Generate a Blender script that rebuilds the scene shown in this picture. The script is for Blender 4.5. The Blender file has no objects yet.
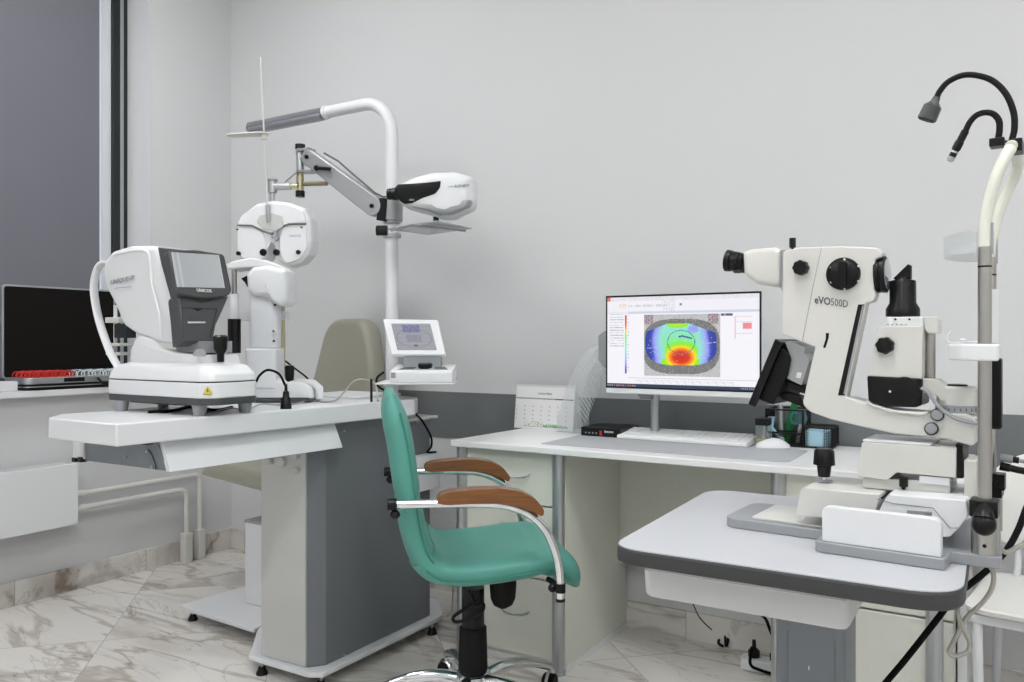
import bpy, bmesh, math, random
from mathutils import Vector, Matrix
random.seed(7)
sc = bpy.context.scene
COL = sc.collection
# ------------------------------------------------------------------ camera model (1024 x 682)
FP = 803.0; TH = math.radians(31.4); HC = 1.10; HYP = 341.0
FX, FY = -math.sin(TH), math.cos(TH); RX, RY = math.cos(TH), math.sin(TH)
def ray(px, py):
    a = (px-512)/FP; b = -(py-HYP)/FP
    return Vector((FX+RX*a, FY+RY*a, b))
def PD(px, py, d): return Vector((0, 0, HC)) + ray(px, py)*d
def PZ(px, py, z):
    v = ray(px, py); return Vector((0, 0, HC)) + v*((z-HC)/v.z)
def PY(px, py, y):
    v = ray(px, py); return Vector((0, 0, HC)) + v*(y/v.y)
def PX(px, py, x):
    v = ray(px, py); return Vector((0, 0, HC)) + v*(x/v.x)
class Fr:
    """a local frame standing at (ox,oy,oz) turned by deg about z"""
    def __init__(s, ox, oy, oz, deg=0):
        s.o = Vector((ox, oy, oz)); s.a = math.radians(deg)
        s.M = Matrix.Translation(s.o) @ Matrix.Rotation(s.a, 4, 'Z')
        s.I = s.M.inverted()
    def w(s, x, y, z): return s.M @ Vector((x, y, z))
    def l(s, v): return s.I @ v
    def py(s, px, py, y):          # pixel seen on the local plane y=const -> local (x, z)
        o = s.I @ Vector((0, 0, HC)); d = s.I.to_3x3() @ ray(px, py)
        q = o + d*((y-o.y)/d.y); return (q.x, q.z)
    def pyl(s, pts, y): return [s.py(p[0], p[1], y) for p in pts]
    def px(s, px, py, x):
        o = s.I @ Vector((0, 0, HC)); d = s.I.to_3x3() @ ray(px, py)
        q = o + d*((x-o.x)/d.x); return (q.y, q.z)
    def pz(s, px, py, z):
        o = s.I @ Vector((0, 0, HC)); d = s.I.to_3x3() @ ray(px, py)
        q = o + d*((z-o.z)/d.z); return (q.x, q.y)
W = Fr(0, 0, 0, 0)
# ------------------------------------------------------------------ materials
def lin(c):
    r = []
    for v in c:
        v /= 255.0
        r.append(v/12.92 if v <= .04045 else ((v+.055)/1.055)**2.4)
    return (*r, 1.0)
def mat(name, c, rough=.5, metal=0., spec=.5, emit=None, es=1., alpha=1., trans=0., ior=1.45, coat=0., bump=0., bscale=200., var=0., vscale=3.):
    m = bpy.data.materials.new(name); m.use_nodes = True
    nt = m.node_tree; b = nt.nodes['Principled BSDF']
    b.inputs['Base Color'].default_value = lin(c)
    b.inputs['Roughness'].default_value = rough
    b.inputs['Metallic'].default_value = metal
    b.inputs['Specular IOR Level'].default_value = spec
    b.inputs['Alpha'].default_value = alpha
    b.inputs['Transmission Weight'].default_value = trans
    b.inputs['IOR'].default_value = ior
    b.inputs['Coat Weight'].default_value = coat
    if emit:
        b.inputs['Emission Color'].default_value = lin(emit); b.inputs['Emission Strength'].default_value = es
    if bump or var:
        tc = nt.nodes.new('ShaderNodeTexCoord')
        if bump:
            n = nt.nodes.new('ShaderNodeTexNoise'); n.inputs['Scale'].default_value = bscale; n.inputs['Detail'].default_value = 3
            bp = nt.nodes.new('ShaderNodeBump'); bp.inputs['Strength'].default_value = bump; bp.inputs['Distance'].default_value = .002
            nt.links.new(tc.outputs['Object'], n.inputs['Vector']); nt.links.new(n.outputs['Fac'], bp.inputs['Height'])
            nt.links.new(bp.outputs['Normal'], b.inputs['Normal'])
        if var:
            n = nt.nodes.new('ShaderNodeTexNoise'); n.inputs['Scale'].default_value = vscale; n.inputs['Detail'].default_value = 4
            mx = nt.nodes.new('ShaderNodeMix'); mx.data_type = 'RGBA'
            L = lin(c); mx.inputs[6].default_value = L
            mx.inputs[7].default_value = (L[0]*(1-var), L[1]*(1-var), L[2]*(1-var), 1)
            nt.links.new(tc.outputs['Object'], n.inputs['Vector']); nt.links.new(n.outputs['Fac'], mx.inputs[0])
            nt.links.new(mx.outputs[2], b.inputs['Base Color'])
    return m
def marble(name, diag=True):
    m = bpy.data.materials.new(name); m.use_nodes = True; nt = m.node_tree; N = nt.nodes; L = nt.links
    K = 1. if diag else .85
    b = N['Principled BSDF']; b.inputs['Roughness'].default_value = .22; b.inputs['Specular IOR Level'].default_value = .4
    geo = N.new('ShaderNodeNewGeometry')
    def math_(op, a, c=None):
        n = N.new('ShaderNodeMath'); n.operation = op
        for i, v in enumerate((a, c)):
            if v is None: continue
            if isinstance(v, (int, float)): n.inputs[i].default_value = v
            else: L.new(v, n.inputs[i])
        return n.outputs[0]
    sep = N.new('ShaderNodeSeparateXYZ'); L.new(geo.outputs['Position'], sep.inputs[0])
    x, y, z = sep.outputs
    S = .6
    if diag:
        u = math_('DIVIDE', math_('SUBTRACT', math_('MULTIPLY', math_('ADD', x, y), .70711), .437), S)
        v = math_('DIVIDE', math_('ADD', math_('MULTIPLY', math_('SUBTRACT', x, y), .70711), .22), S)
    else:
        u = math_('DIVIDE', math_('ADD', math_('ADD', x, y), -.07), S); v = math_('DIVIDE', math_('ADD', z, 5.), 20.)
    fu, fv = math_('FLOOR', u), math_('FLOOR', v)
    cmb = N.new('ShaderNodeCombineXYZ'); L.new(fu, cmb.inputs[0]); L.new(fv, cmb.inputs[1])
    wn = N.new('ShaderNodeTexWhiteNoise'); wn.noise_dimensions = '3D'; L.new(cmb.outputs[0], wn.inputs[0])
    sc_ = N.new('ShaderNodeVectorMath'); sc_.operation = 'SCALE'; L.new(wn.outputs['Color'], sc_.inputs[0]); sc_.inputs[3].default_value = 23.
    mp = N.new('ShaderNodeMapping'); mp.inputs['Rotation'].default_value = (0, 0, math.radians(28)); mp.inputs['Scale'].default_value = (.75, 2.3, 1.6)
    L.new(geo.outputs['Position'], mp.inputs[0])
    add = N.new('ShaderNodeVectorMath'); add.operation = 'ADD'; L.new(mp.outputs[0], add.inputs[0]); L.new(sc_.outputs[0], add.inputs[1])
    def vein(scale, width, dist, detail=5):
        n = N.new('ShaderNodeTexNoise'); n.inputs['Scale'].default_value = scale; n.inputs['Detail'].default_value = detail
        n.inputs['Distortion'].default_value = dist; n.inputs['Roughness'].default_value = .55
        L.new(add.outputs[0], n.inputs['Vector'])
        a = math_('ABSOLUTE', math_('SUBTRACT', n.outputs['Fac'], .5))
        r = N.new('ShaderNodeMapRange'); r.inputs[1].default_value = 0; r.inputs[2].default_value = width; r.inputs[3].default_value = 1; r.inputs[4].default_value = 0
        r.interpolation_type = 'SMOOTHSTEP'; L.new(a, r.inputs[0]); return r.outputs[0]
    v1 = vein(1.0*K, .034, .7); v2 = vein(1.7*K, .012, .9); v3 = vein(.8*K, .10, .5, 8)
    cl = N.new('ShaderNodeTexNoise'); cl.inputs['Scale'].default_value = 1.3*K; cl.inputs['Detail'].default_value = 5; L.new(add.outputs[0], cl.inputs['Vector'])
    clr = N.new('ShaderNodeMapRange'); clr.inputs[1].default_value = .5; clr.inputs[2].default_value = .68; L.new(cl.outputs['Fac'], clr.inputs[0])
    amt = math_('MINIMUM', math_('ADD', math_('ADD', math_('MULTIPLY', v1, .5), math_('MULTIPLY', v2, .3)),
                math_('ADD', math_('MULTIPLY', math_('MULTIPLY', v3, clr.outputs[0]), .55), math_('MULTIPLY', clr.outputs[0], .12))), 1.)
    vc = N.new('ShaderNodeMix'); vc.data_type = 'RGBA'; vc.inputs[6].default_value = lin((140, 134, 128)); vc.inputs[7].default_value = lin((148, 128, 108))
    L.new(cl.outputs['Fac'], vc.inputs[0])
    mx = N.new('ShaderNodeMix'); mx.data_type = 'RGBA'; mx.inputs[6].default_value = lin((226, 223, 218)); L.new(vc.outputs[2], mx.inputs[7]); L.new(amt, mx.inputs[0])
    # joints
    def joint(t):
        f = math_('ABSOLUTE', math_('SUBTRACT', math_('FRACT', t), .5)); return math_('GREATER_THAN', f, .4978)
    j = math_('MAXIMUM', joint(u), joint(v)) if diag else joint(u)
    m2 = N.new('ShaderNodeMix'); m2.data_type = 'RGBA'; L.new(j, m2.inputs[0]); L.new(mx.outputs[2], m2.inputs[6]); m2.inputs[7].default_value = lin((168, 164, 158))
    L.new(m2.outputs[2], b.inputs['Base Color'])
    return m
def woodmat(name):
    m = bpy.data.materials.new(name); m.use_nodes = True; nt = m.node_tree; N = nt.nodes; L = nt.links
    b = N['Principled BSDF']; b.inputs['Roughness'].default_value = .32; b.inputs['Coat Weight'].default_value = .3
    tc = N.new('ShaderNodeTexCoord'); mp = N.new('ShaderNodeMapping'); mp.inputs['Scale'].default_value = (5, 5, 110)
    n = N.new('ShaderNodeTexNoise'); n.inputs['Scale'].default_value = 1.5; n.inputs['Detail'].default_value = 6
    r = N.new('ShaderNodeValToRGB'); r.color_ramp.elements[0].color = lin((102, 60, 20)); r.color_ramp.elements[1].color = lin((134, 84, 32))
    r.color_ramp.elements[0].position = .3; r.color_ramp.elements[1].position = .7
    L.new(tc.outputs['Object'], mp.inputs[0]); L.new(mp.outputs[0], n.inputs['Vector']); L.new(n.outputs['Fac'], r.inputs[0]); L.new(r.outputs[0], b.inputs['Base Color'])
    return m
def vcol(name, emit=1., rough=.4):
    m = bpy.data.materials.new(name); m.use_nodes = True; nt = m.node_tree; b = nt.nodes['Principled BSDF']
    a = nt.nodes.new('ShaderNodeAttribute'); a.attribute_name = 'Col'
    b.inputs['Roughness'].default_value = rough
    if emit:
        b.inputs['Base Color'].default_value = (0.01, .01, .01, 1)
        nt.links.new(a.outputs['Color'], b.inputs['Emission Color']); b.inputs['Emission Strength'].default_value = emit
    else:
        nt.links.new(a.outputs['Color'], b.inputs['Base Color'])
    return m
def satin_panel(name, c):  # fine vertical wood-effect laminate
    m = mat(name, c, rough=.45)
    nt = m.node_tree; N = nt.nodes; L = nt.links; b = N['Principled BSDF']
    tc = N.new('ShaderNodeTexCoord'); mp = N.new('ShaderNodeMapping'); mp.inputs['Scale'].default_value = (120, 120, 4)
    n = N.new('ShaderNodeTexNoise'); n.inputs['Scale'].default_value = 1.; n.inputs['Detail'].default_value = 3
    mx = N.new('ShaderNodeMix'); mx.data_type = 'RGBA'; q = lin(c); mx.inputs[6].default_value = q; mx.inputs[7].default_value = (q[0]*.95, q[1]*.95, q[2]*.94, 1)
    L.new(tc.outputs['Object'], mp.inputs[0]); L.new(mp.outputs[0], n.inputs['Vector']); L.new(n.outputs['Fac'], mx.inputs[0]); L.new(mx.outputs[2], b.inputs['Base Color'])
    return m
M = dict(
    wall=mat('wall_paint', (212, 213, 214), .85, spec=.15, bump=.05, bscale=300), ceil=mat('ceiling_paint', (240, 240, 238), .9, spec=.1),
    band=mat('wall_band_grey', (112, 116, 118), .5, bump=.02), marble=marble('marble_tile'), marble2=marble('marble_skirting', False),
    white=mat('white_plastic', (228, 230, 232), .35), warm=mat('ivory_plastic', (213, 213, 208), .35), wmetal=mat('white_painted_metal', (222, 224, 227), .3),
    pipe=mat('white_painted_pipe', (214, 213, 208), .4), desk=mat('white_laminate', (236, 237, 238), .3), beige=satin_panel('ivory_laminate', (224, 226, 216)),
    lgrey=mat('light_grey_panel', (197, 198, 196), .18, coat=.3), dgrey=mat('slate_grey_metal', (112, 116, 121), .32, bump=.03, bscale=600),
    dgrey2=mat('slate_grey_light', (124, 130, 136), .35), charcoal=mat('charcoal_plastic', (72, 74, 76), .38), black=mat('black_plastic', (13, 13, 14), .35, spec=.35),
    blackm=mat('matte_black', (10, 10, 11), .6, spec=.3), chrome=mat('chrome', (225, 227, 230), .12, 1.), steel=mat('brushed_steel', (188, 186, 180), .3, 1.),
    alu=mat('satin_aluminium', (188, 191, 194), .38, .85), arm=mat('silver_paint', (170, 172, 174), .35, .5), castgrey=mat('grey_cast_metal', (158, 161, 165), .5, .25, bump=.08, bscale=500),
    green=mat('green_leatherette', (84, 152, 140), .42, bump=.12, bscale=350), gseam=mat('green_piping', (54, 130, 112), .5), wood=woodmat('varnished_wood'),
    olive=mat('olive_leatherette', (158, 157, 143), .45, bump=.08, bscale=300), blind=mat('slate_blind_fabric', (120, 121, 129), .8, spec=.1, var=.08, vscale=2.5),
    glass=mat('window_glass', (245, 250, 255), .02, trans=1., ior=1.02), acrylic=mat('clear_acrylic', (215, 222, 224), .08, alpha=.2), edgeclear=mat('acrylic_edge', (222, 228, 228), .2, alpha=.55), smoked=mat('smoked_tray', (176, 182, 184), .1, alpha=.8),
    dark=mat('dark_gasket', (36, 40, 42), .5), tabletop=mat('grey_white_laminate', (194, 196, 201), .35), edge=mat('dark_grey_edge', (60, 62, 62), .5),
    translucent=mat('frosted_plastic', (226, 229, 230), .4, alpha=.86), mat_=mat('grey_desk_mat', (176, 179, 183), .6), red=mat('red_rubber', (196, 44, 36), .45),
    foam=mat('black_foam', (26, 24, 23), .9, spec=.1), brass=mat('pale_brass', (188, 180, 148), .3, .9), cable=mat('black_cable', (8, 8, 9), .75, spec=.2), gcable=mat('grey_cable', (168, 166, 158), .5),
    tube=mat('milky_tube', (224, 226, 214), .35), yellow=mat('warning_yellow', (236, 208, 30), .5), green2=mat('green_plastic', (20, 120, 58), .4), blue=mat('pale_blue_paper', (166, 204, 220), .7),
    teal=mat('teal_plastic', (70, 122, 134), .4), print=mat('grey_print', (96, 98, 104), .6), lprint=mat('pale_blue_print', (150, 160, 196), .6), bprint=mat('black_print', (30, 30, 32), .6), wprint=mat('white_print', (230, 230, 230), .6),
    lamp=mat('fill_diffuser', (255, 255, 255), .5, emit=(254, 254, 254), es=23.5), ygold=mat('yellow_pins', (196, 180, 40), .45), seatw=mat('white_chair_plastic', (236, 236, 232), .3),
    screen=vcol('lit_screen', .95), lcd=vcol('grey_lcd', .62), paperp=vcol('printed_paper', 0, .7), lens=mat('lens_glass', (150, 160, 165), .05, .2, coat=1.), keyc=mat('white_keycap', (228, 229, 230), .5),
)
# ------------------------------------------------------------------ mesh helpers (all in world coordinates)
def new(): return bmesh.new()
def face(bm, vs):
    try: return bm.faces.new(vs)
    except ValueError: return None
def ext(bm, pts, vec):
    vec = Vector(vec); a = [bm.verts.new(Vector(p)) for p in pts]; b = [bm.verts.new(Vector(p)+vec) for p in pts]; n = len(a)
    face(bm, a); face(bm, b[::-1])
    for i in range(n): face(bm, (a[i], b[i], b[(i+1) % n], a[(i+1) % n]))
def slab(bm, fr, pts, z0, z1):     # pts local (x,y)
    ext(bm, [fr.w(x, y, z0) for x, y in pts], (0, 0, z1-z0))
def plate(bm, fr, pts, y0, y1):    # pts local (x,z), thickness along local y
    v = fr.w(0, y1, 0)-fr.w(0, y0, 0); ext(bm, [fr.w(x, y0, z) for x, z in pts], v)
def platex(bm, fr, pts, x0, x1):   # pts local (y,z), thickness along local x
    v = fr.w(x1, 0, 0)-fr.w(x0, 0, 0); ext(bm, [fr.w(x0, y, z) for y, z in pts], v)
def box(bm, fr, x0, x1, y0, y1, z0, z1): slab(bm, fr, [(x0, y0), (x1, y0), (x1, y1), (x0, y1)], z0, z1)
def fil(pts, r, n=5):
    out = []; N = len(pts)
    for i, p in enumerate(pts):
        rr = r[i] if isinstance(r, (list, tuple)) else r
        p = Vector(p); a = Vector(pts[i-1])-p; b = Vector(pts[(i+1) % N])-p
        if rr <= 1e-5: out.append((p.x, p.y)); continue
        rr = max(1e-5, min(rr, a.length*.49, b.length*.49))
        if a.length < 1e-6: a = Vector((1, 0))
        if b.length < 1e-6: b = Vector((1, 0))
        A = p+a.normalized()*rr; B = p+b.normalized()*rr
        for k in range(n+1):
            t = k/n; q = A*(1-t)**2+p*2*t*(1-t)+B*t*t; out.append((q.x, q.y))
    return out
def cat(pts, n=6):
    P = [Vector(p) for p in pts]; P = [P[0]*2-P[1]]+P+[P[-1]*2-P[-2]]; out = []
    for i in range(1, len(P)-2):
        for k in range(n):
            t = k/n; a, b, c, d = P[i-1:i+3]
            out.append(.5*((2*b)+(c-a)*t+(2*a-5*b+4*c-d)*t*t+(3*b-a-3*c+d)*t**3))
    out.append(P[-2]); return out
def loft(bm, rings, cap=True, close=True):
    R = [[bm.verts.new(p) for p in r] for r in rings]; n = len(R[0])
    for a, b in zip(R, R[1:]):
        for i in range(n if close else n-1): face(bm, (a[i], b[i], b[(i+1) % n], a[(i+1) % n]))
    if cap: face(bm, R[0]); face(bm, R[-1][::-1])
def tube(bm, pts, r, seg=12, flat=None, up=None):
    pts = [Vector(p) for p in pts]; T = []
    for i in range(len(pts)):
        t = pts[min(i+1, len(pts)-1)]-pts[max(i-1, 0)]; T.append(t.normalized())
    u = Vector(up) if up else (Vector((0, 0, 1)) if abs(T[0].z) < .9 else Vector((1, 0, 0)))
    u = (u-T[0]*u.dot(T[0])).normalized(); rings = []
    for i, p in enumerate(pts):
        u = (u-T[i]*u.dot(T[i])).normalized(); v = T[i].cross(u)
        ri = r[i] if isinstance(r, (list, tuple)) else r; rj = ri*(flat or 1)
        rings.append([p+u*(math.cos(2*math.pi*k/seg)*ri)+v*(math.sin(2*math.pi*k/seg)*rj) for k in range(seg)])
    loft(bm, rings)
def cyl(bm, a, b, r, r2=None, seg=20):
    a, b = Vector(a), Vector(b); tube(bm, [a, b], [r, r if r2 is None else r2], seg)
def lathe(bm, prof, o, axis=(0, 0, 1), seg=24, flute=0, nf=6):
    o = Vector(o); ax = Vector(axis).normalized(); u = ax.orthogonal().normalized(); v = ax.cross(u); rings = []
    for r, t in prof:
        ring = []
        for k in range(seg):
            a = 2*math.pi*k/seg; rr = max(r, 1e-4)*(1+flute*math.cos(nf*a)); ring.append(o+ax*t+(u*math.cos(a)+v*math.sin(a))*rr)
        rings.append(ring)
    loft(bm, rings)
def ell(bm, c, rx, ry, rz, fr=W, seg=20, rg=12, M_=None):
    rings = []
    for i in range(1, rg):
        th = math.pi*i/rg; rings.append([Vector((rx*math.sin(th)*math.cos(2*math.pi*k/seg), ry*math.sin(th)*math.sin(2*math.pi*k/seg), rz*math.cos(th))) for k in range(seg)])
    R = fr.M.to_3x3()
    loft(bm, [[Vector(c)+R @ p for p in r] for r in rings])
def org(o):
    return Vector(o['_o']) if '_o' in o else o.location.copy()
ORG = {}
def part(name, bm, m, parent=None, bev=0, seg=3, label=None, ang=38, sub=0, flat=False, at=None):
    bmesh.ops.remove_doubles(bm, verts=bm.verts, dist=1e-6)
    bmesh.ops.recalc_face_normals(bm, faces=bm.faces)
    if parent is not None: O = ORG[parent.name]
    else:
        if at is None:
            c = [v.co for v in bm.verts]; at = ((min(p.x for p in c)+max(p.x for p in c))/2, (min(p.y for p in c)+max(p.y for p in c))/2, min(p.z for p in c))
        O = Vector(at)
    bm.transform(Matrix.Translation(-O))
    me = bpy.data.meshes.new(name); bm.to_mesh(me); bm.free()
    o = bpy.data.objects.new(name, me); COL.objects.link(o)
    me.materials.append(M[m] if isinstance(m, str) else m)
    if not flat:
        for p in me.polygons: p.use_smooth = True
        me.set_sharp_from_angle(angle=math.radians(ang))
    if bev:
        b = o.modifiers.new('bevel', 'BEVEL'); b.width = bev; b.segments = seg; b.limit_method = 'ANGLE'; b.angle_limit = math.radians(35); b.harden_normals = False
    if sub:
        s = o.modifiers.new('sub', 'SUBSURF'); s.levels = sub; s.render_levels = sub
    if parent is not None: o.parent = parent
    else: o.location = O
    ORG[o.name] = O
    if label: o['label'] = label
    return o
def thing(name, loc, label, cat_, group=None):
    o = bpy.data.objects.new(name, None); COL.objects.link(o); o.location = loc; o.empty_display_size = .05
    ORG[o.name] = Vector(loc); tag(o, label, cat_, group); return o
def tag(o, label, cat_, group=None):
    o['label'] = label; o['category'] = cat_
    if group: o['group'] = group
    return o
def struct(name, bm, m, **k):
    o = part(name, bm, m, **k); o['kind'] = 'structure'; return o
def text_bm(s, size, o, xdir, zdir, depth=.0006, bold=False, shear=0, sx=1.):
    """lettering standing on a surface: o = left end of the baseline"""
    cu = bpy.data.curves.new('t', 'FONT'); cu.body = s; cu.size = size; cu.extrude = depth/2; cu.resolution_u = 2; cu.shear = shear
    if bold: cu.offset = size*.026
    ob = bpy.data.objects.new('t', cu); COL.objects.link(ob)
    dg = bpy.context.evaluated_depsgraph_get(); me = bpy.data.meshes.new_from_object(ob.evaluated_get(dg))
    bm = new(); bm.from_mesh(me); bpy.data.objects.remove(ob); bpy.data.curves.remove(cu); bpy.data.meshes.remove(me)
    x = Vector(xdir).normalized()*sx; z = Vector(zdir).normalized(); n = Vector(xdir).normalized().cross(z)
    Mx = Matrix(((x.x, z.x, n.x, o[0]), (x.y, z.y, n.y, o[1]), (x.z, z.z, n.z, o[2]), (0, 0, 0, 1)))
    bm.transform(Mx); return bm
def picture(name, o, du, dv, nu, nv, fn, m, parent, label=None):
    """a flat sheet whose printed or displayed pattern is stored per face; fn(u,v) -> sRGB"""
    O = ORG[parent.name]; o = Vector(o)-O; du = Vector(du); dv = Vector(dv)
    vs = [o+du*(i/nu)+dv*(j/nv) for j in range(nv+1) for i in range(nu+1)]
    fs = [(j*(nu+1)+i, j*(nu+1)+i+1, (j+1)*(nu+1)+i+1, (j+1)*(nu+1)+i) for j in range(nv) for i in range(nu)]
    me = bpy.data.meshes.new(name); me.from_pydata(vs, [], fs); ca = me.color_attributes.new('Col', 'FLOAT_COLOR', 'CORNER')
    buf = []
    for j in range(nv):
        for i in range(nu): buf += list(lin(fn((i+.5)/nu, (j+.5)/nv)))*4
    ca.data.foreach_set('color', buf); me.materials.append(M[m]); ob = bpy.data.objects.new(name, me); COL.objects.link(ob); ob.parent = parent; ORG[ob.name] = O
    if label: ob['label'] = label
    return ob
exec_parts = []
# ================================================================== ROOM
XL, YB, XR, YF, ZC = -3.513, 2.879, 2.3, -2.2, 3.2
bm = new(); box(bm, W, XL-.4, XR+.2, YF-.2, YB+.2, -.1, 0); struct('floor', bm, 'marble', flat=True)
bm = new(); box(bm, W, XL-.4, XR+.2, YF-.2, YB+.2, ZC, ZC+.1); struct('ceiling', bm, 'ceil', flat=True)
bm = new(); box(bm, W, XL-.4, XR+.2, YB, YB+.15, 0, ZC); struct('wall_back', bm, 'wall', flat=True)
bm = new(); box(bm, W, XR, XR+.15, YF, YB, 0, ZC); struct('wall_right', bm, 'wall', flat=True)
bm = new(); box(bm, W, XL-.4, XR+.2, YF-.15, YF, 0, ZC); struct('wall_front', bm, 'wall', flat=True)
WY0, WY1, WZ0, WZ1 = .2, 2.40, .862, 2.85
bm = new()
box(bm, W, XL-.35, XL, YF, WY0, 0, ZC); box(bm, W, XL-.35, XL, WY1, YB, 0, ZC)
box(bm, W, XL-.35, XL, WY0, WY1, 0, WZ0); box(bm, W, XL-.35, XL, WY0, WY1, WZ1, ZC)
struct('wall_left', bm, 'wall', flat=True)
bm = new(); box(bm, W, XL, XR, YB-.012, YB, .0, .101); struct('baseboard_back', bm, 'marble2', flat=True)
bm = new(); box(bm, W, XL, XL+.012, YF, YB-.012, .0, .101); struct('baseboard_left', bm, 'marble2', flat=True)
bm = new(); box(bm, W, XL, XR, YB-.006, YB, .675, .876); struct('trim_1', bm, 'band', flat=True)
# window: frame, dark gasket, metal side rail, pane
bm = new()
box(bm, W, XL-.24, XL-.19, WY0, 2.335, WZ0, WZ0+.05); box(bm, W, XL-.24, XL-.19, WY0, 2.335, WZ1-.05, WZ1)
box(bm, W, XL-.24, XL-.19, 2.272, 2.322, WZ0, WZ1); box(bm, W, XL-.24, XL-.19, WY0, WY0+.06, WZ0, WZ1); box(bm, W, XL-.24, XL-.19, 1.2, 1.26, WZ0, WZ1)
win = struct('window_1', bm, 'wmetal', bev=.004)
bm = new(); box(bm, W, XL-.225, XL-.215, WY0+.05, 2.275, WZ0+.04, WZ1-.04); part('pane', bm, 'glass', win, flat=True)
bm = new(); box(bm, W, XL-.24, XL-.175, 2.322, 2.358, WZ0, WZ1); box(bm, W, XL-.24, XL-.18, 2.378, 2.399, WZ0, WZ1); part('gasket', bm, 'dark', win)
bm = new(); box(bm, W, XL-.24, XL-.178, 2.358, 2.378, WZ0, WZ1); part('side_rail', bm, 'alu', win)
# window sill
bm = new(); box(bm, W, XL-.24, XL+.055, WY0-.02, 2.44, .864, .892); struct('trim_2', bm, 'wmetal', bev=.004)
# unseen ceiling panels, added where the room needed more light
for i, (x, y) in enumerate(((-2.55, 1.45), (-2.55, -.7), (-.4, .95), (-.4, -.9), (1.5, 1.0), (1.5, -.9))):
    t = thing('fill_ceiling_light', (x, y, ZC), 'unseen square ceiling panel added to brighten the room', 'ceiling light', 'added ceiling fill panels')
    bm = new(); box(bm, W, x-.3, x+.3, y-.3, y+.3, ZC-.012, ZC-.001); part('frame', bm, 'wmetal', t)
    bm = new(); box(bm, W, x-.28, x+.28, y-.28, y+.28, ZC-.016, ZC-.0125); part('diffuser', bm, 'lamp', t)
# blind
t = thing('roller_blind', (XL-.15, 1.2, .95), 'slate grey roller blind lowered over the window', 'blind')
bm = new(); box(bm, W, XL-.152, XL-.149, WY0+.05, 2.236, .91, 2.8); part('fabric', bm, 'blind', t, flat=True)
bm = new(); cyl(bm, (XL-.15, WY0+.04, 2.8), (XL-.15, 2.25, 2.8), .025); part('roller', bm, 'alu', t)
bm = new(); box(bm, W, XL-.157, XL-.143, WY0+.05, 2.236, .9, .925); part('bottom_bar', bm, 'alu', t)
# radiator
RXF = XL+.115
y1 = PX(78, 470, RXF).y; zt = PX(78, 463.5, RXF).z; zb = PX(78, 524, RXF).z
t = thing('radiator', (XL+.07, y1-.7, zb), 'white panel radiator with slotted top grille under the window', 'radiator')
bm = new(); plate(bm, Fr(0, 0, 0, 90), fil([(y1-1.4, zb), (y1, zb), (y1, zt), (y1-1.4, zt)], [.001, .012, .001, .001]), -RXF, -(RXF-.02)); part('front_panel', bm, 'white', t, bev=.002)
bm = new(); box(bm, W, XL+.025, RXF-.02, y1-1.4, y1-.004, zb+.01, zt-.03); part('body', bm, 'dgrey', t)
bm = new(); n = 115
box(bm, W, XL+.02, XL+.027, y1-1.4, y1-.004, zb, zt); box(bm, W, RXF-.026, RXF-.02, y1-1.4, y1-.004, zt-.012, zt)
for k in range(n): box(bm, W, XL+.027, RXF-.026, y1-1.39+k*.012, y1-1.39+k*.012+.0045, zt-.008, zt-.003)
part('grille', bm, 'wmetal', t)
bm = new(); box(bm, W, XL+.0, XL+.025, y1-1.1, y1-1.06, zb+.05, zt-.05); box(bm, W, XL, XL+.025, y1-.3, y1-.26, zb+.05, zt-.05); part('wall_bracket', bm, 'wmetal', t)
# pipes
def pipe(name, pts, r, rr, label, box_c):
    t = thing(name, (box_c[0], box_c[1], 0), label, 'pipe', None)
    P = [Vector(p) for p in pts]; out = [P[0]]
    for a, b, c in zip(P, P[1:], P[2:]):
        A = b+(a-b).normalized()*rr; B = b+(c-b).normalized()*rr
        for k in range(7):
            q = k/6; out.append(A*(1-q)**2+b*2*q*(1-q)+B*q*q)
    out.append(P[-1]); bm = new(); tube(bm, out, r, 14); part('pipe_run', bm, 'pipe', t)
    bm = new(); x, y = box_c; slab(bm, W, fil([(x-.022, y-.022), (x+.022, y-.022), (x+.022, y+.022), (x-.022, y+.022)], .006), .0, .148); part('floor_sleeve', bm, 'pipe', t, bev=.003)
    bm = new(); cyl(bm, P[0]+Vector((0, .03, 0)), P[0]+Vector((0, .075, 0)), r*1.35); part('union_nut', bm, 'pipe', t, bev=.002)
px_ = XL+.045
a = PX(80, 494, px_); b = PX(200, 471, px_); pA = PX(189, 556, px_)
yb2 = PX(199.5, 500, px_).y; yb1 = PX(185, 500, px_).y
pipe('radiator_pipe', [(px_, y1-.01, a.z), (px_, yb2, a.z), (px_, yb2, .05)], .0125, .03, 'upper white radiator pipe ending in the far floor sleeve', (px_, yb2))
a = PX(80, 507.5, px_)
pipe('radiator_pipe', [(px_+.012, y1-.01, a.z), (px_+.012, yb1, a.z), (px_+.012, yb1, .05)], .0125, .05, 'lower white radiator pipe bending down into the near floor sleeve', (px_+.012, yb1))
# ================================================================== SILL THINGS
CX = XL+.01     # near edge plane of the open case
t = thing('trial_lens_case', (CX-.1, 1.95, .892), 'open silver case of red and clear trial lenses on the window sill', 'case')
zt1 = PX(5, 288, CX-.1).z; ya, yb = 1.735, 2.19
xl = CX-.118
f90 = Fr(0, 0, 0, 90)
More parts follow.
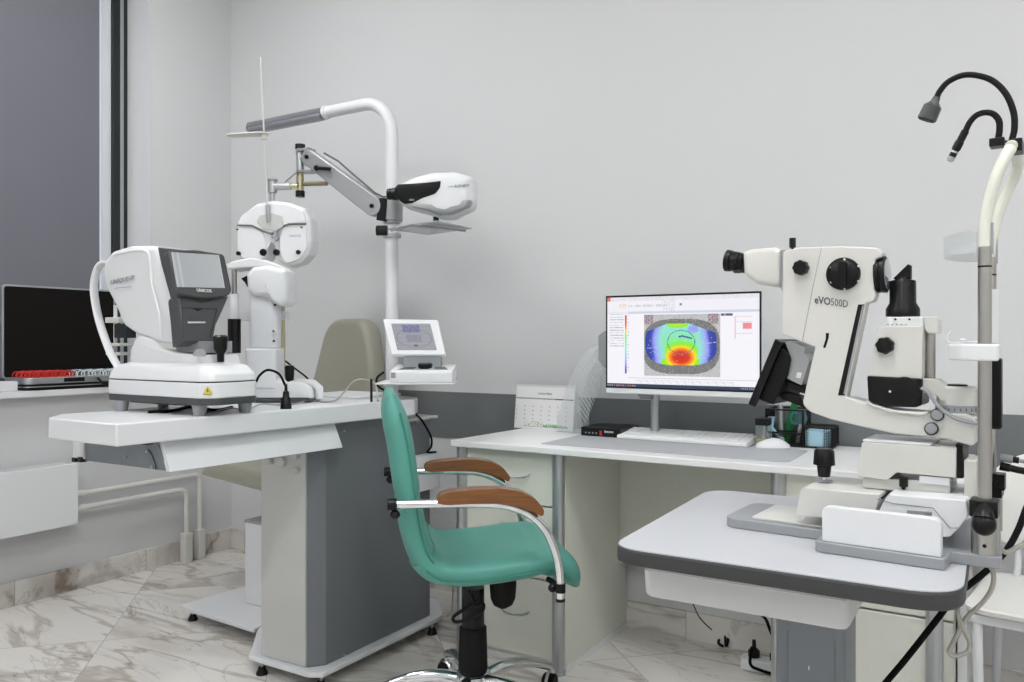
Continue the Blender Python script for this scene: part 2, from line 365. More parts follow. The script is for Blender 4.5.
# lid leaning upright at the back of the case
lz0 = .94; lz1 = PX(40, 286, xl).z; ya = PX(2, 330, xl).y; yb = PX(115, 330, xl).y
bm = new(); pl = [(ya, lz0), (yb, lz0), (yb, lz1), (ya, lz1)]
plate(bm, f90, fil(pl, .018), -xl+0.0, -xl+.03)
part('lid', bm, 'alu', t, bev=.002)
bm = new(); plate(bm, f90, fil([(ya+.008, lz0+.004), (yb-.008, lz0+.004), (yb-.008, lz1-.008), (ya+.008, lz1-.008)], .014), -xl-.0015, -xl+.004); part('lid_lining', bm, 'foam', t)
b0, b1 = ya+.01, yb+.02
bm = new(); slab(bm, W, fil([(xl-.005, b0), (CX+.048, b0), (CX+.048, b1), (xl-.005, b1)], [.01, .04, .02, .01]), .918, .945); part('tray', bm, 'alu', t, bev=.003)
bm = new(); slab(bm, W, fil([(xl-.003, b0+.002), (CX+.046, b0+.002), (CX+.046, b1-.002), (xl-.003, b1-.002)], [.01, .04, .02, .01]), .8925, .917); part('case_base', bm, 'black', t, bev=.004)
bm = new(); slab(bm, W, fil([(xl-.003, b0), (CX+.047, b0), (CX+.047, b1), (xl-.003, b1)], [.01, .04, .02, .01]), .905, .909); part('edge_trim', bm, 'alu', t)
bm = new(); box(bm, W, CX+.047, CX+.051, b0+.16, b0+.25, .924, .941); part('latch', bm, 'black', t)
bm = new(); yq = PX(98, 380, CX+.05).y
tube(bm, cat([(CX+.045, yq, .935), (CX+.065, yq-.005, .93), (CX+.075, yq+.01, .91), (CX+.072, yq+.06, .905), (CX+.05, yq+.1, .91)]), .006, 10); part('carry_handle', bm, 'black', t)
def lensrow(nm, m, x, ys, lab, grp):
    for k, y in enumerate(ys):
        r = .017+.0008*((k*7) % 3); bm = new(); xx = x+.004*math.sin(k*2.1)
        tube(bm, [(xx+.0*r, y+r*math.cos(q*math.pi/8), .953+r*math.sin(q*math.pi/8)) for q in range(17)], .0022, 6)
        o = part(nm, bm, m, None); tag(o, lab, 'lens', grp)
rr_ = lambda a, b, s: [a+s*k for k in range(int((b-a)/s))]
YR = PX(74, 372, CX-.02).y
for k, x in enumerate((CX-.07, CX-.035, CX, CX+.028)):
    lensrow('trial_lens', 'red', x, rr_(ya+.035, YR-.02, .0125), 'red rimmed round trial lens standing in the open silver case', 'red rimmed trial lenses')
    lensrow('trial_lens', 'white' if k % 2 else 'teal', x, rr_(YR+.004, yb-.015, .017), 'pale rimmed trial lens at the right of the open case' if k % 2 else 'blue rimmed trial lens at the right of the open case', 'pale rimmed trial lenses' if k % 2 else 'blue rimmed trial lenses')
pa = PX(18, 388, XL+.04); bm = new(); box(bm, W, XL-.02, XL+.04, pa.y-.14, pa.y, .8925, .934); o = part('storage_box', bm, 'wmetal', None, bev=.004)
tag(o, 'small pale grey box at the left end of the window sill', 'box')
# ================================================================== OFFICE DESK
YD, ZD = 2.309, .75
DX0, DX1 = -1.668, -.070
t = thing('office_desk', ((DX0+DX1)/2, 2.58, 0), 'white office desk with drawer pedestals and round aluminium legs', 'desk')
bm = new(); slab(bm, W, fil([(DX0, YD), (DX1, YD), (DX1, YB-.02), (DX0+.03, YB-.02)], [.01, .02, .0, .0]), ZD-.022, ZD); part('desktop', bm, 'desk', t, bev=.003)
def leg(px):
    c = PY(px, 560, YD+.035); bm = new(); cyl(bm, (c.x, c.y, .012), (c.x, c.y, ZD-.022), .0205, seg=24); o = part('leg', bm, 'alu', t)
    bm = new(); cyl(bm, (c.x, c.y, 0), (c.x, c.y, .012), .024, seg=24); part('foot_cap', bm, 'alu', o)
    return c.x
xa = leg(462.5); xb = leg(558.5); xc = leg(778.5); xd = leg(934.5)
def pedestal(x0, x1, nd, label):
    bm = new(); box(bm, W, x0, x1, YD+.055, YB-.013, .02, ZD-.022); o = part('pedestal', bm, 'beige', t, bev=.001, label=label)
    bm = new(); box(bm, W, x0-.003, x1+.003, YD+.05, YB-.013, 0, .02); part('plinth', bm, 'desk', o)
    zs = [.035, .30, .546, ZD-.024] if nd == 3 else [.035, .378, ZD-.024]; hz_ = (.186, .476, .65)
    for k in range(nd):
        bm = new(); box(bm, W, x0+.003, x1-.003, YD+.036, YD+.054, zs[k]+.003, zs[k+1]-.003); d = part('drawer', bm, 'beige', o, bev=.0015)
        if label.startswith('left'):
            zc = hz_[k]; xm = (x0+x1)/2+.02; bm = new()
            tube(bm, [(xm+.055*math.cos(q), YD+.034-.024*math.sin(q), zc-.012*math.sin(q)) for q in [math.pi*i/12 for i in range(13)]], .0045, 8, flat=.6); part('handle', bm, 'chrome', d)
xp = PY(566, 560, YD+.055).x; pedestal(xa+.0, xp, 3, 'left three drawer pedestal')
pedestal(xc+.012, PY(957.5, 640, 2.37).x-.004, 2, 'right drawer pedestal')
bm = new(); box(bm, W, xp+.001, xc+.011, 2.80, 2.816, .262, ZD-.0222); part('modesty_panel', bm, 'beige', t)
bm = new(); box(bm, W, PY(957.5, 640, 2.37).x, PY(968, 640, 2.37).x-.002, 2.37, YB-.02, .0, ZD-.0222); part('side_panel', bm, 'desk', t, bev=.001)
# desk mat
q = [PZ(541, 444, ZD), PZ(765, 463, ZD), PZ(842, 440, ZD), PZ(608, 426, ZD)]
bm = new(); y0m, y1m = YD+.07, YD+.37; x0m = q[0].x; x1m = -.525
slab(bm, W, fil([(x0m, y0m), (x1m, y0m), (x1m, y1m), (x0m, y1m)], [.004, .03, .03, .004]), ZD+.0002, ZD+.0022); o = part('desk_mat', bm, 'mat_', None)
tag(o, 'grey flat desk mat under the white keyboard', 'desk mat')
# keyboard
kf = Fr(-1.165, 2.515, ZD+.0025, 0)
kx0, kx1 = PZ(616, 436, ZD+.012).x, PZ(743, 446, ZD+.012).x
ky = PZ(743, 446, ZD+.006).y
t = thing('keyboard', ((kx0+kx1)/2, ky, ZD+.0025), 'flat white computer keyboard on the grey desk mat', 'keyboard')
kf = Fr(kx0, ky, ZD+.0025, 0); KW = kx1-kx0; KD = .12
bm = new(); platex(bm, kf, fil([(0, .001), (KD, .001), (KD, .026), (0, .012)], [.001, .001, .004, .004]), 0, KW); part('case', bm, 'white', t, bev=.003)
bm = new()
for r_ in range(6):
    y = .012+r_*.0215; z = .0125+y/KD*.0145; ncol = 20 if r_ else 14; x = .01
    for c in range(ncol):
        w_ = (KW-.02)/20*(.88); 
        if not r_ and c == 4: w_ = (KW-.02)/20*6.88
        box(bm, kf, x, x+w_, y, y+.0185, z-.002, z+.0022); x += w_+(KW-.02)/20*.12
part('keys', bm, 'keyc', t)['kind'] = 'stuff'
# mouse
c = PZ(773, 447, ZD+.003)
t = thing('computer_mouse', (c.x, c.y, ZD+.0025), 'white computer mouse right of the keyboard', 'mouse')
mf = Fr(c.x, c.y, ZD+.0025, -58); bm = new(); rings = []
for i, (x, w_, h) in enumerate(((-.056, .004, .004), (-.052, .018, .012), (-.04, .027, .021), (-.02, .031, .031), (.0, .031, .036), (.02, .030, .033), (.04, .027, .022), (.051, .018, .012), (.056, .004, .004))):
    rings.append([mf.w(w_*math.cos(a)*1.0, x, max(0, .85*h*math.sin(a))) for a in [math.pi*2*k/20 for k in range(20)]])
loft(bm, rings); part('shell', bm, 'white', t, ang=70)
bm = new(); p = mf.w(0, .028, .0245); lathe(bm, [(.002, -.004), (.009, -.003), (.009, .003), (.002, .004)], p, (mf.w(1, 0, 0)-mf.w(0, 0, 0))); part('scroll_wheel', bm, 'castgrey', t)
# monitor
YM = 2.60
mx0, mx1 = PY(606, 340, YM).x, PY(761.5, 340, YM).x; mz1 = PY(680, 293.8, YM).z; mz0 = PY(607, 393, YM).z
t = thing('computer_monitor', (-1.03, 2.7, ZD), 'white framed monitor showing a colourful corneal heat map', 'monitor')
bm = new(); box(bm, W, mx0, mx1, YM, YM+.022, mz0, mz1); part('frame', bm, 'white', t, bev=.003)
bm = new(); box(bm, W, mx0, mx1, YM-.001, YM+.001, mz0+.019, mz1+.0005); part('glass_edge', bm, 'black', t)
bm = new(); box(bm, W, mx0+.06, mx1-.06, YM+.022, YM+.05, mz0+.05, mz1-.04); part('rear_housing', bm, 'white', t, bev=.01)
sx0, sx1, sz0, sz1 = mx0+.006, mx1-.006, mz0+.024, mz1-.006
def heat(t_):
    st = [(0, (200, 30, 0)), (.16, (226, 40, 0)), (.24, (255, 140, 0)), (.31, (250, 230, 20)), (.39, (150, 240, 20)), (.5, (130, 240, 150)), (.66, (150, 228, 220)), (.8, (160, 190, 245)), (.9, (150, 150, 240)), (.97, (60, 80, 190)), (1.1, (30, 50, 150))]
    for (a, ca), (b, cb) in zip(st, st[1:]):
        if t_ <= b:
            k = max(0, (t_-a)/(b-a)); return tuple(ca[i]*(1-k)+cb[i]*k for i in range(3))
    return st[-1][1]
hr = random.Random(3); noise = [[hr.random() for _ in range(64)] for _ in range(64)]
def nz(u, v):
    u = (u % 1)*63.999; v = (v % 1)*63.999; i, j = int(u), int(v); a, b = u-i, v-j; I, J = (i+1) % 64, (j+1) % 64
    return noise[j][i]*(1-a)*(1-b)+noise[j][I]*a*(1-b)+noise[J][i]*(1-a)*b+noise[J][I]*a*b
def scr(u, v):
    # v up; colours of the shown program window
    if v < .036:
        if u < .2 and (u*62) % 1 < .45 and .008 < v < .028: return (170, 180, 190) if nz(u*5, .3) > .4 else (220, 120, 60)
        if u > .88 and .012 < v < .026 and (u*80) % 1 < .6: return (150, 160, 170)
        return (44, 58, 88)
    if v > .955:
        if u < .022: return (226, 120, 84)
        return (236, 234, 240) if nz(u*6, v*9) < .75 else (205, 203, 210)
    if v > .84:
        if .085 < u < .135 and .88 < v < .925 and nz(u*9, v*9) > .5: return (242, 208, 130)
        if .5 < u < .515 and .895 < v < .92: return (90, 160, 90)
        if .38 < u < .47 and nz(u*12, v*8) > .62: return (206, 204, 214)
        return (244, 242, 250) if not (.15 < u < .42 and abs(v-.9) < .012 and nz(u*14, .5) > .4) else (214, 214, 220)
    if v > .815: return (208, 214, 232) if u > .15 else (236, 236, 244)
    if .128 < u < .14 and .15 < v < .8:
        k = (.8-v)/.65; return heat(.02+k*1.05)
    if .145 < u < .155 and (v*28) % 1 < .25 and .15 < v < .8: return (180, 180, 190)
    if u < .12 and v > .45:
        if abs(((v*34) % 1)-.5) < .16 and u > .02 and nz(u*8, v*13) > .35: return (188, 188, 196)
        return (246, 245, 252)
    if .26 < u < .76 and .13 < v < .8:
        uu = (u-.505)/.25; vv = (v-.47)/.3; n = nz(u*3, v*3)
        ov = (abs(uu)**2.6+abs((vv-.02)*1.02)**2.6)
        ring = (abs(uu)**3+abs((vv+.06)/.98)**3)
        r1, r2 = uu*.98, (vv-.06)*1.15
        e = abs(r1)**3+abs(r2)**3
        if e < .78 and vv < .76-.5*max(0, abs(uu+.06)-.3):
            dx = abs(uu+.02*math.sin(vv*5)); d1 = math.hypot((uu-.02)/.60, (vv+.44)/.60)*.50
            t_ = d1 if d1 < .46 else .46+.24*(1-math.exp(-(d1-.46)/.30))
            lat = .60+.36*max(0, (dx-.42-.05*math.cos(vv*3))/.30); t_ = max(t_, min(1.05, lat)) if dx > .42 and (vv > -.5 or dx > .5) else t_
            top = max(0, 1-abs(vv-.72)/.13)*max(0, 1-((uu+.08)/.34)**2)
            if top > .25: t_ = .5-.14*min(1, top*1.3)
            q_ = math.hypot((uu-.34)/.15, (vv-.56)/.14)
            if q_ < 1: t_ = max(t_, .88-.05*q_)
            t_ += (n-.5)*.03
            if nz(u*9, v*9) > .93: return (255, 255, 255)
            cr = math.hypot((uu-.02)/.36, (vv-.1)/.42)
            if abs(cr-1) < .03: return (90, 130, 140)
            if abs(vv+.02-uu*.12) < .008 and dx > .55: return (210, 210, 240)
            if abs(vv-.32+abs(uu-.05)*.35) < .03 and -.05 < uu < .3: return (70, 80, 170)
            return heat(t_)
        if ring < 1.04: return tuple([104+34*n]*3) if nz(u*17, v*17) < .86 else (200, 200, 206)
        if vv > .75 and abs(abs(uu)-.85) < .13: return (120, 110, 118) if nz(u*20, v*20) > .5 else (214, 190, 200)
        return tuple([186+22*n]*3) if nz(u*9+v*5, v*3) < .72 else (170, 170, 176)
    if .765 < u < .84 and .775 < v < .80 and nz(u*12, .2) > .3: return (90, 90, 110)
    if .9 < u < .955 and .64 < v < .7: return (240, 140, 150)
    if .85 < u < .96 and .54 < v < .77 and (abs(u-.853) < .004 or (v*17) % 1 < .08): return (232, 200, 210)
    if u > .15 and v < .12 and abs(v-.105) < .004: return (206, 206, 214)
    if .2 < u < .85 and .045 < v < .09 and nz(u*20, v*12) > .66: return (206, 206, 212)
    return (248, 247, 253)
picture('screen', (sx0, YM-.0015, sz0), (sx1-sx0, 0, 0), (0, 0, sz1-sz0), 260, 160, scr, 'screen', t)
bm = new(); c = PY(655, 410, YM+.14); SX = c.x; cyl(bm, (SX, YM+.14, ZD+.012), (SX, YM+.14, mz0+.15), .0165, seg=20); part('stand_column', bm, 'alu', t)
bm = new(); box(bm, W, SX-.05, SX+.05, YM+.045, YM+.14, mz0+.08, mz0+.16); plate(bm, W, [(SX-.045, mz0+.012), (SX-.018, mz0-.02), (SX+.018, mz0-.02), (SX+.018, mz0+.1), (SX-.045, mz0+.1)], YM+.05, YM+.08); part('mount', bm, 'castgrey', t)
bm = new(); box(bm, W, SX-.09, SX+.09, YM+.09, YM+.24, ZD+.0002, ZD+.012); part('stand_base', bm, 'alu', t, bev=.004)
bm = new(); pp = [PY(a, b, YM+.06) for a, b in ((612, 331), (604, 331), (598, 336), (598, 360), (604, 367), (612, 372))]; ext(bm, pp, (0, .03, 0)); box(bm, W, pp[0].x-.01, pp[0].x+.1, YM+.045, YM+.09, PY(604, 360, YM+.06).z, PY(604, 338, YM+.06).z); o = part('side_bracket', bm, 'castgrey', t, bev=.002, label='grey angular bracket behind the screen')
# mini computer
c0 = PZ(581, 433, ZD+.0003); c1 = PZ(622, 436, ZD+.0003)
x0 = c0.x; y0 = 2.66; x0 = PY(581, 428, y0).x; x1 = x0+.185
t = thing('mini_computer', ((x0+x1)/2, y0+.08, ZD), 'flat black mini computer with a red mark beneath the monitor', 'computer')
x1 = min(x1, SX-.1)
bm = new(); box(bm, W, x0, x1, y0, y0+.17, ZD+.0022, ZD+.034); part('case', bm, 'black', t, bev=.002)
bm = new(); xm = x0+(x1-x0)*.48; box(bm, W, xm, xm+.009, y0-.001, y0+.002, ZD+.006, ZD+.024); part('badge', bm, 'red', t)
bm = new()
for k in range(4): cyl(bm, (x0+.02+k*.014, y0+.001, ZD+.014), (x0+.02+k*.014, y0-.001, ZD+.014), .0028, seg=8)
part('port', bm, 'castgrey', t)
bm = text_bm('lenovo', .013, (x1-.062, y0-.0012, ZD+.018), (1, 0, 0), (0, 0, 1), bold=True); part('lettering', bm, 'wprint', t)
# desk calendar
_c = PY(514, 427, 2.775); cf = Fr(_c.x, _c.y, ZD, -3); ca, cb = cf.py(514, 428, 0), cf.py(573, 431, 0); ch = cf.py(540, 384.5, .02)[1]
cw = cb[0]-ca[0]
t = thing('desk_calendar', tuple(cf.o), 'white spiral desk calendar standing on the desk left of the monitor', 'calendar')
bm = new(); ext(bm, [cf.w(ca[0], 0, 0), cf.w(ca[0]+cw, 0, 0), cf.w(ca[0]+cw,   .02, ch), cf.w(ca[0],   .02, ch)], cf.w(0, .002, 0)-cf.w(0, 0, 0)); part('front_card', bm, 'white', t, flat=True)
bm = new(); ext(bm, [cf.w(ca[0], .078, 0), cf.w(ca[0]+cw, .078, 0), cf.w(ca[0]+cw, .022, ch), cf.w(ca[0], .022, ch)], cf.w(0, .002, 0)-cf.w(0, 0, 0)); part('back_card', bm, 'white', t, flat=True)
bm = new(); box(bm, cf, ca[0], ca[0]+cw, 0, .082, 0.0003, .002); part('base_card', bm, 'white', t, flat=True)
bm = new()
for k in range(26):
    p = cf.w(ca[0]+.006+k*(cw-.012)/25, .021, ch-.003); q_ = [(0, math.cos(a)*.005, math.sin(a)*.006) for a in [2*math.pi*i/10 for i in range(10)]]
    tube(bm, [p+Vector(v) for v in q_]+[p+Vector(q_[0])], .0006, 5)
part('spiral_binding', bm, 'castgrey', t)
def calp(u, v):
    if .70 < v < .735: return (60, 60, 64) if (.7 < u < .82 or .86 < u < .97) and nz(u*11, .2) > .3 else (150, 150, 154)
    if .82 < v < .86 and .38 < u < .62 and nz(u*14, v*2) > .42: return (130, 130, 134)
    if .2 < v < .66:
        fu, fv = (u*7) % 1, ((v-.2)*10) % 1
        if .1 < fu < .24 and .2 < fv < .45 and v < .6: return (176, 178, 178)
    if .04 < v < .17 and .15 < u < .92:
        if .5 < u and v < .06+.1*nz(u*3, .1) and u > .5: return (120, 164, 120) if nz(u*9, v*9) > .4 else (190, 210, 186)
        if u < .5 and nz(u*7, v*6) > .66: return (150, 140, 110)
        if v < .06: return (186, 196, 140)
    return (240, 240, 239)
o = cf.w(ca[0]+.003, -.0006, .002); picture('printed_sheet', o, cf.w(cw-.006, 0, 0)-cf.w(0, 0, 0), cf.w(0, .02*.94, ch*.94)-cf.w(0, 0, 0), 130, 70, calp, 'paperp', t)
# acrylic fan shaped prism bar rack
af = Fr(*PZ(557, 432, ZD), 0); yq = 0
t = thing('acrylic_lens_rack', tuple(af.o), 'clear acrylic quarter round rack with slots standing beside the mini computer', 'rack')
def apts(pp, y): return af.pyl(pp, y)
side = [(557, 433), (557, 419), (562, 404), (567, 388), (574, 371), (582, 357), (592, 348), (603, 347), (606, 352), (596, 362), (588, 376), (583, 395), (580, 415), (580, 433)]
for y in (0, .06):
    pts = af.pyl([(a+ y*150, b-y*30) for a, b in side], y); z0 = min(p[1] for p in pts); pts = [(p[0], max(p[1]-z0, 0)+.0005) for p in pts]
    bm = new(); plate(bm, af, pts, y, y+.003); part('side_plate', bm, 'acrylic', t, flat=True)
bm = new(); pts = af.pyl(side, 0)
box(bm, af, pts[0][0], pts[-1][0], 0.003, .06, .001, .005); part('base_plate', bm, 'acrylic', t, flat=True)
bm = new()
for k in range(16):
    q = k/15; cx_ = 579+q*24-8*(1-q)*0; cy_ = 414-q*52
    for y in (.0035, .0565):
        a0, b0 = af.py(cx_-3, cy_-6+y*-30, y), af.py(cx_+7-3*q, cy_+9+y*-30, y)
        tube(bm, [af.w(a0[0], y, max(.01, a0[1])), af.w(b0[0], y, max(.008, b0[1]))], .0011, 5)
part('slot_bar', bm, 'edgeclear', t)['kind'] = 'stuff'
# organiser
ox0, oy0 = -.69, 2.745
p0 = PY(763, 442, oy0); 
def og(px, py): return PY(px, py, oy0)
OX0 = og(766, 430).x; OX1 = og(832, 440).x; OXm = og(803, 430).x; DEP = .11
t = thing('desk_organizer', ((OX0+OX1)/2, oy0+.05, ZD), 'black mesh desk organizer right of the monitor', 'organizer')
zt = og(785, 410).z; zl = og(820, 428).z
bm = new()
def wall4(x0, x1, y0, y1, z0, z1, r=.003):
    for a, b in (((x0, y0), (x1, y0)), ((x1, y0), (x1, y1)), ((x1, y1), (x0, y1)), ((x0, y1), (x0, y0))):
        for z in (z0, z1): cyl(bm, (*a, z), (*b, z), r, seg=8)
        cyl(bm, (*a, z0), (*a, z1), r, seg=8)
wall4(OX0, OXm, oy0, oy0+DEP, ZD+.004, zt); wall4(OXm, OX1, oy0, oy0+DEP, ZD+.004, zl); wall4(OX0, OXm, oy0-.001, oy0+DEP*.5, ZD+.004, ZD+.045)
part('wire_frame', bm, 'black', t)
bm = new()
box(bm, W, OX0, OX1, oy0, oy0+DEP, ZD+.0004, ZD+.003)
part('base_tray', bm, 'black', t)
bm = new()
def mesh_panel(a, b, z0, z1):
    a, b = Vector(a), Vector(b); n = int((b-a).length/.005); nzz = int((z1-z0)/.005)
    for k in range(1, n): p = a+(b-a)*k/n; tube(bm, [(p.x, p.y, z0), (p.x, p.y, z1)], .0007, 4)
    for k in range(1, nzz): z = z0+(z1-z0)*k/nzz; tube(bm, [(a.x, a.y, z), (b.x, b.y, z)], .0007, 4)
mesh_panel((OX0, oy0+DEP, 0), (OX1, oy0+DEP, 0), ZD+.004, zl); mesh_panel((OX0, oy0, 0), (OXm, oy0, 0), ZD+.004, ZD+.045); mesh_panel((OX1, oy0, 0), (OX1, oy0+DEP, 0), ZD+.004, zl); mesh_panel((OX0, oy0, 0), (OX0, oy0+DEP, 0), ZD+.004, zt); mesh_panel((OXm, oy0+.05, 0), (OXm, oy0+DEP, 0), ZD+.004, zt)
mesh_panel((OXm, oy0, 0), (OXm+.018, oy0, 0), ZD+.004, zl); mesh_panel((OX1-.028, oy0, 0), (OX1, oy0, 0), ZD+.004, zl)
part('mesh_panel', bm, 'black', t)
bm = new(); xa_, xb_ = OXm+.005, OX1-.014; box(bm, W, xa_, xb_, oy0+.006, oy0+.085, ZD+.0035, zl-.012); o = part('note_cube', bm, 'blue', None, flat=True); tag(o, 'stack of pale blue note paper in the black organizer', 'note paper')
def stick(nm, a, b, r, m, lab, cat_, flat=None):
    bm = new(); tube(bm, [a, b], r, 8, flat=flat); o = part(nm, bm, m, None); tag(o, lab, cat_); return o
stick('ruler', (OX0+.05, oy0+.06, ZD+.006), (OX0+.085, oy0+.05, zt+.03), .011, 'green2', 'dark green flat ruler standing in the black organizer', 'ruler', .25)
stick('pen', (OX0+.035, oy0+.075, ZD+.006), (OX0+.028, oy0+.08, zt+.012), .009, 'alu', 'grey pen standing in the organizer beside the green ruler', 'pen')
stick('pen', (OX0+.05, oy0+.02, ZD+.01), (OX0+.008, oy0+.03, ZD+.065), .005, 'blue', 'pale blue pen lying low across the organizer front', 'pen')
t2 = thing('scissors', (OX0+.095, oy0+.04, ZD+.01), 'scissors with teal loop handles standing in the organizer', 'scissors')
bm = new(); cx_, cz_ = OXm-.02, zt-.028
for s in (-1, 1): tube(bm, [(cx_+s*.012*0+.014*math.cos(a)+s*.010, oy0+.03+s*.004, cz_+.020*math.sin(a)) for a in [2*math.pi*i/14 for i in range(15)]], .0035, 8)
part('handle', bm, 'teal', t2)
bm = new(); tube(bm, [(cx_+.006, oy0+.03, cz_-.02), (cx_-.006, oy0+.034, ZD+.01)], .006, 6, flat=.3); part('blade', bm, 'steel', t2)
# pin box
yb_ = 2.69; a = PY(755.5, 436, yb_); b = PY(768, 436, yb_); zb = PY(760, 425.5, yb_).z; zt = PY(760, 418.5, yb_).z
t = thing('pin_box', ((a.x+b.x)/2, yb_+.02, ZD), 'small clear box of yellow pins with a black lid beside the organizer', 'box')
bm = new(); box(bm, W, a.x, b.x, yb_, yb_+.045, ZD+.0005, zb); part('cup', bm, 'acrylic', t, flat=True)
bm = new(); box(bm, W, a.x-.001, b.x+.001, yb_-.001, yb_+.046, zb, zt); part('lid', bm, 'black', t, bev=.001)
bm = new(); rp = random.Random(2)
for k in range(60):
    p = Vector((rp.uniform(a.x+.004, b.x-.004), rp.uniform(yb_+.004, yb_+.04), ZD+.003+rp.random()*.02)); d = Vector((rp.uniform(-1, 1), rp.uniform(-1, 1), rp.uniform(-.3, .3)))*.004; tube(bm, [p-d, p+d], .0026, 5)
o = part('pins', bm, 'ygold', t); o['kind'] = 'stuff'
# cards standing behind the pin box
a = PY(766, 424, 2.76); bm = new(); ext(bm, [(a.x-.016, 2.76, ZD+.0005), (a.x+.014, 2.76, ZD+.0005), (a.x+.026, 2.77, ZD+.095), (a.x-.004, 2.77, ZD+.095)], (0, .008, 0)); o = part('card_stack', bm, 'blue', None, flat=True); tag(o, 'pale card pack leaning behind the clear pin box', 'cards')
# black puck
c = PZ(822, 451, ZD+.004); bm = new(); lathe(bm, [(.001, 0.0004), (.022, .0006), (.022, .007), (.012, .011), (.001, .012)], (c.x, c.y, ZD)); o = part('rubber_puck', bm, 'black', None); tag(o, 'small round black puck on the white desk behind the joystick', 'puck')
def cen(pts): return (sum(p[0] for p in pts)/len(pts), sum(p[1] for p in pts)/len(pts))
def puff(bm, fr, pts, y0, y1, round_=.03, n=5, c=None, taper=None):
    """outline pts (local x,z) between y0 and y1 with rounded rims"""
    c = c or cen(pts); R = max(max(abs(p[0]-c[0]), abs(p[1]-c[1])) for p in pts); rings = []
    ts = [(1-math.cos(math.pi/2*k/n), math.sin(math.pi/2*k/n)) for k in range(n+1)]
    seq = [(y0+round_*a, b) for a, b in ts]+[(y1-round_*a, b) for a, b in ts[::-1]]
    def ring(y, b):
        out = []
        for p in pts:
            d = Vector((p[0]-c[0], p[1]-c[1])); L = d.length; q = d*(max(L-round_*(1-b), L*.05)/L) if L > 1e-6 else d
            yy = y
            if taper: yy = taper(y, p[1])
            out.append(fr.w(c[0]+q.x, yy, c[1]+q.y))
        return out
    loft(bm, [ring(y, b) for y, b in seq])
# ================================================================== REFRACTION UNIT
t = U = thing('refraction_unit', (-1.98, 2.2, 0), 'white and slate grey instrument table unit with lamp column and silver arm', 'instrument table')
TZ = .895
UX = -1.85; c0 = PZ(261, 654.5, .06); c1 = PZ(308, 667.5, .06)
FYu = (c0.y+c1.y)/2; xL, xR = c0.x, c1.x; yBk = PX(430, 600, UX).y; ztop = .805
bm = new(); slab(bm, W, [(xL, FYu), (xR, FYu), (UX, FYu+.045), (UX, yBk), (xL, yBk)], .061, ztop); box(bm, W, xL, UX-.0002, FYu+.045, 2.25, ztop-.01, TZ-.0575); cab = part('cabinet', bm, 'dgrey', t, bev=.002)
bm = new(); box(bm, W, xL+.006, xR-.004, FYu-.006, FYu+.001, .062, ztop-.005); part('front_panel', bm, 'lgrey', cab, label='light grey glossy front panel')
bm = new()
for q in ((302, 640), (421, 632)): pass
for (px_q, py_q) in ((344, 655), (415, 622), (344, 431), (417, 422)):
    p = PX(px_q, py_q, UX); cyl(bm, p, p+Vector((.003, 0, 0)), .004, seg=10)
part('screw', bm, 'alu', cab)
for (a, b, r) in ((272, 461, .010), (283.5, 461.5, .016), (298, 455.5, .011), (298, 470, .011)):
    p = PY(a, b, FYu-.006); bm = new(); lathe(bm, [(r, 0), (r, .012), (r*.8, .015), (.001, .0155)], p, (0, -1, 0), seg=20); part('knob', bm, 'lgrey', cab)
bm = new(); box(bm, W, xL-.01, UX+.015, 2.26, yBk+.03, ztop+.001, ztop+.012); part('top_ledge', bm, 'lgrey', t, bev=.002)
p0 = PX(412, 455, UX+.001); p1 = PX(440, 485, UX+.045)
bm = new(); box(bm, W, UX+.001, UX+.045, 2.3, p1.y, PX(440, 487, UX+.045).z, PX(440, 453, UX+.045).z); part('side_box', bm, 'wmetal', t, bev=.002, label='white box on the grey side')
bp = [PZ(248, 655, .06), PZ(308, 673, .06), PZ(323, 673, .06), PZ(443, 615, .06)]
bm = new(); slab(bm, W, fil([(bp[0].x, bp[0].y), (bp[1].x, bp[1].y), (bp[2].x, bp[2].y), (bp[3].x, bp[3].y), (-1.93, 2.60), (-2.3, 2.62), (-2.3, FYu+.16), (-2.17, FYu+.02)], [.01, .01, .01, .03, .04, .02, .01, .01]), .044, .06); part('base_plate', bm, 'wmetal', t, bev=.003)
def lev_foot(x, y, zt, par):
    bm = new(); lathe(bm, [(.019, 0), (.019, .006), (.013, .018), (.012, .024), (.001, .025)], (x, y, 0), seg=16); o = part('levelling_foot', bm, 'black', par)
    bm = new(); cyl(bm, (x, y, .02), (x, y, zt), .005, seg=10); part('foot_stem', bm, 'alu', o)
for a, b in ((262, 674), (321, 688), (432, 634)):
    p = PZ(a, b, 0); lev_foot(p.x, p.y, .045, t)
lev_foot(-2.0, 2.55, .045, t)
# table top
_k = (HC-TZ)/.22; tp = [(-2.005*_k, 1.27*_k), (-1.90*_k, 2.407*_k), (-1.96*_k, 2.50*_k), (-2.45*_k, 2.60*_k), (-2.401*_k, 1.491*_k), (-2.425*_k, 1.36*_k), (-2.342*_k, 1.276*_k)]
bm = new(); slab(bm, W, tp, TZ-.057, TZ); part('tabletop', bm, 'wmetal', t, bev=.005)
bm = new(); box(bm, W, -2.20, -1.93, 2.12, 2.36, TZ+.0005, TZ+.010); part('sliding_plate', bm, 'wmetal', t, bev=.002)
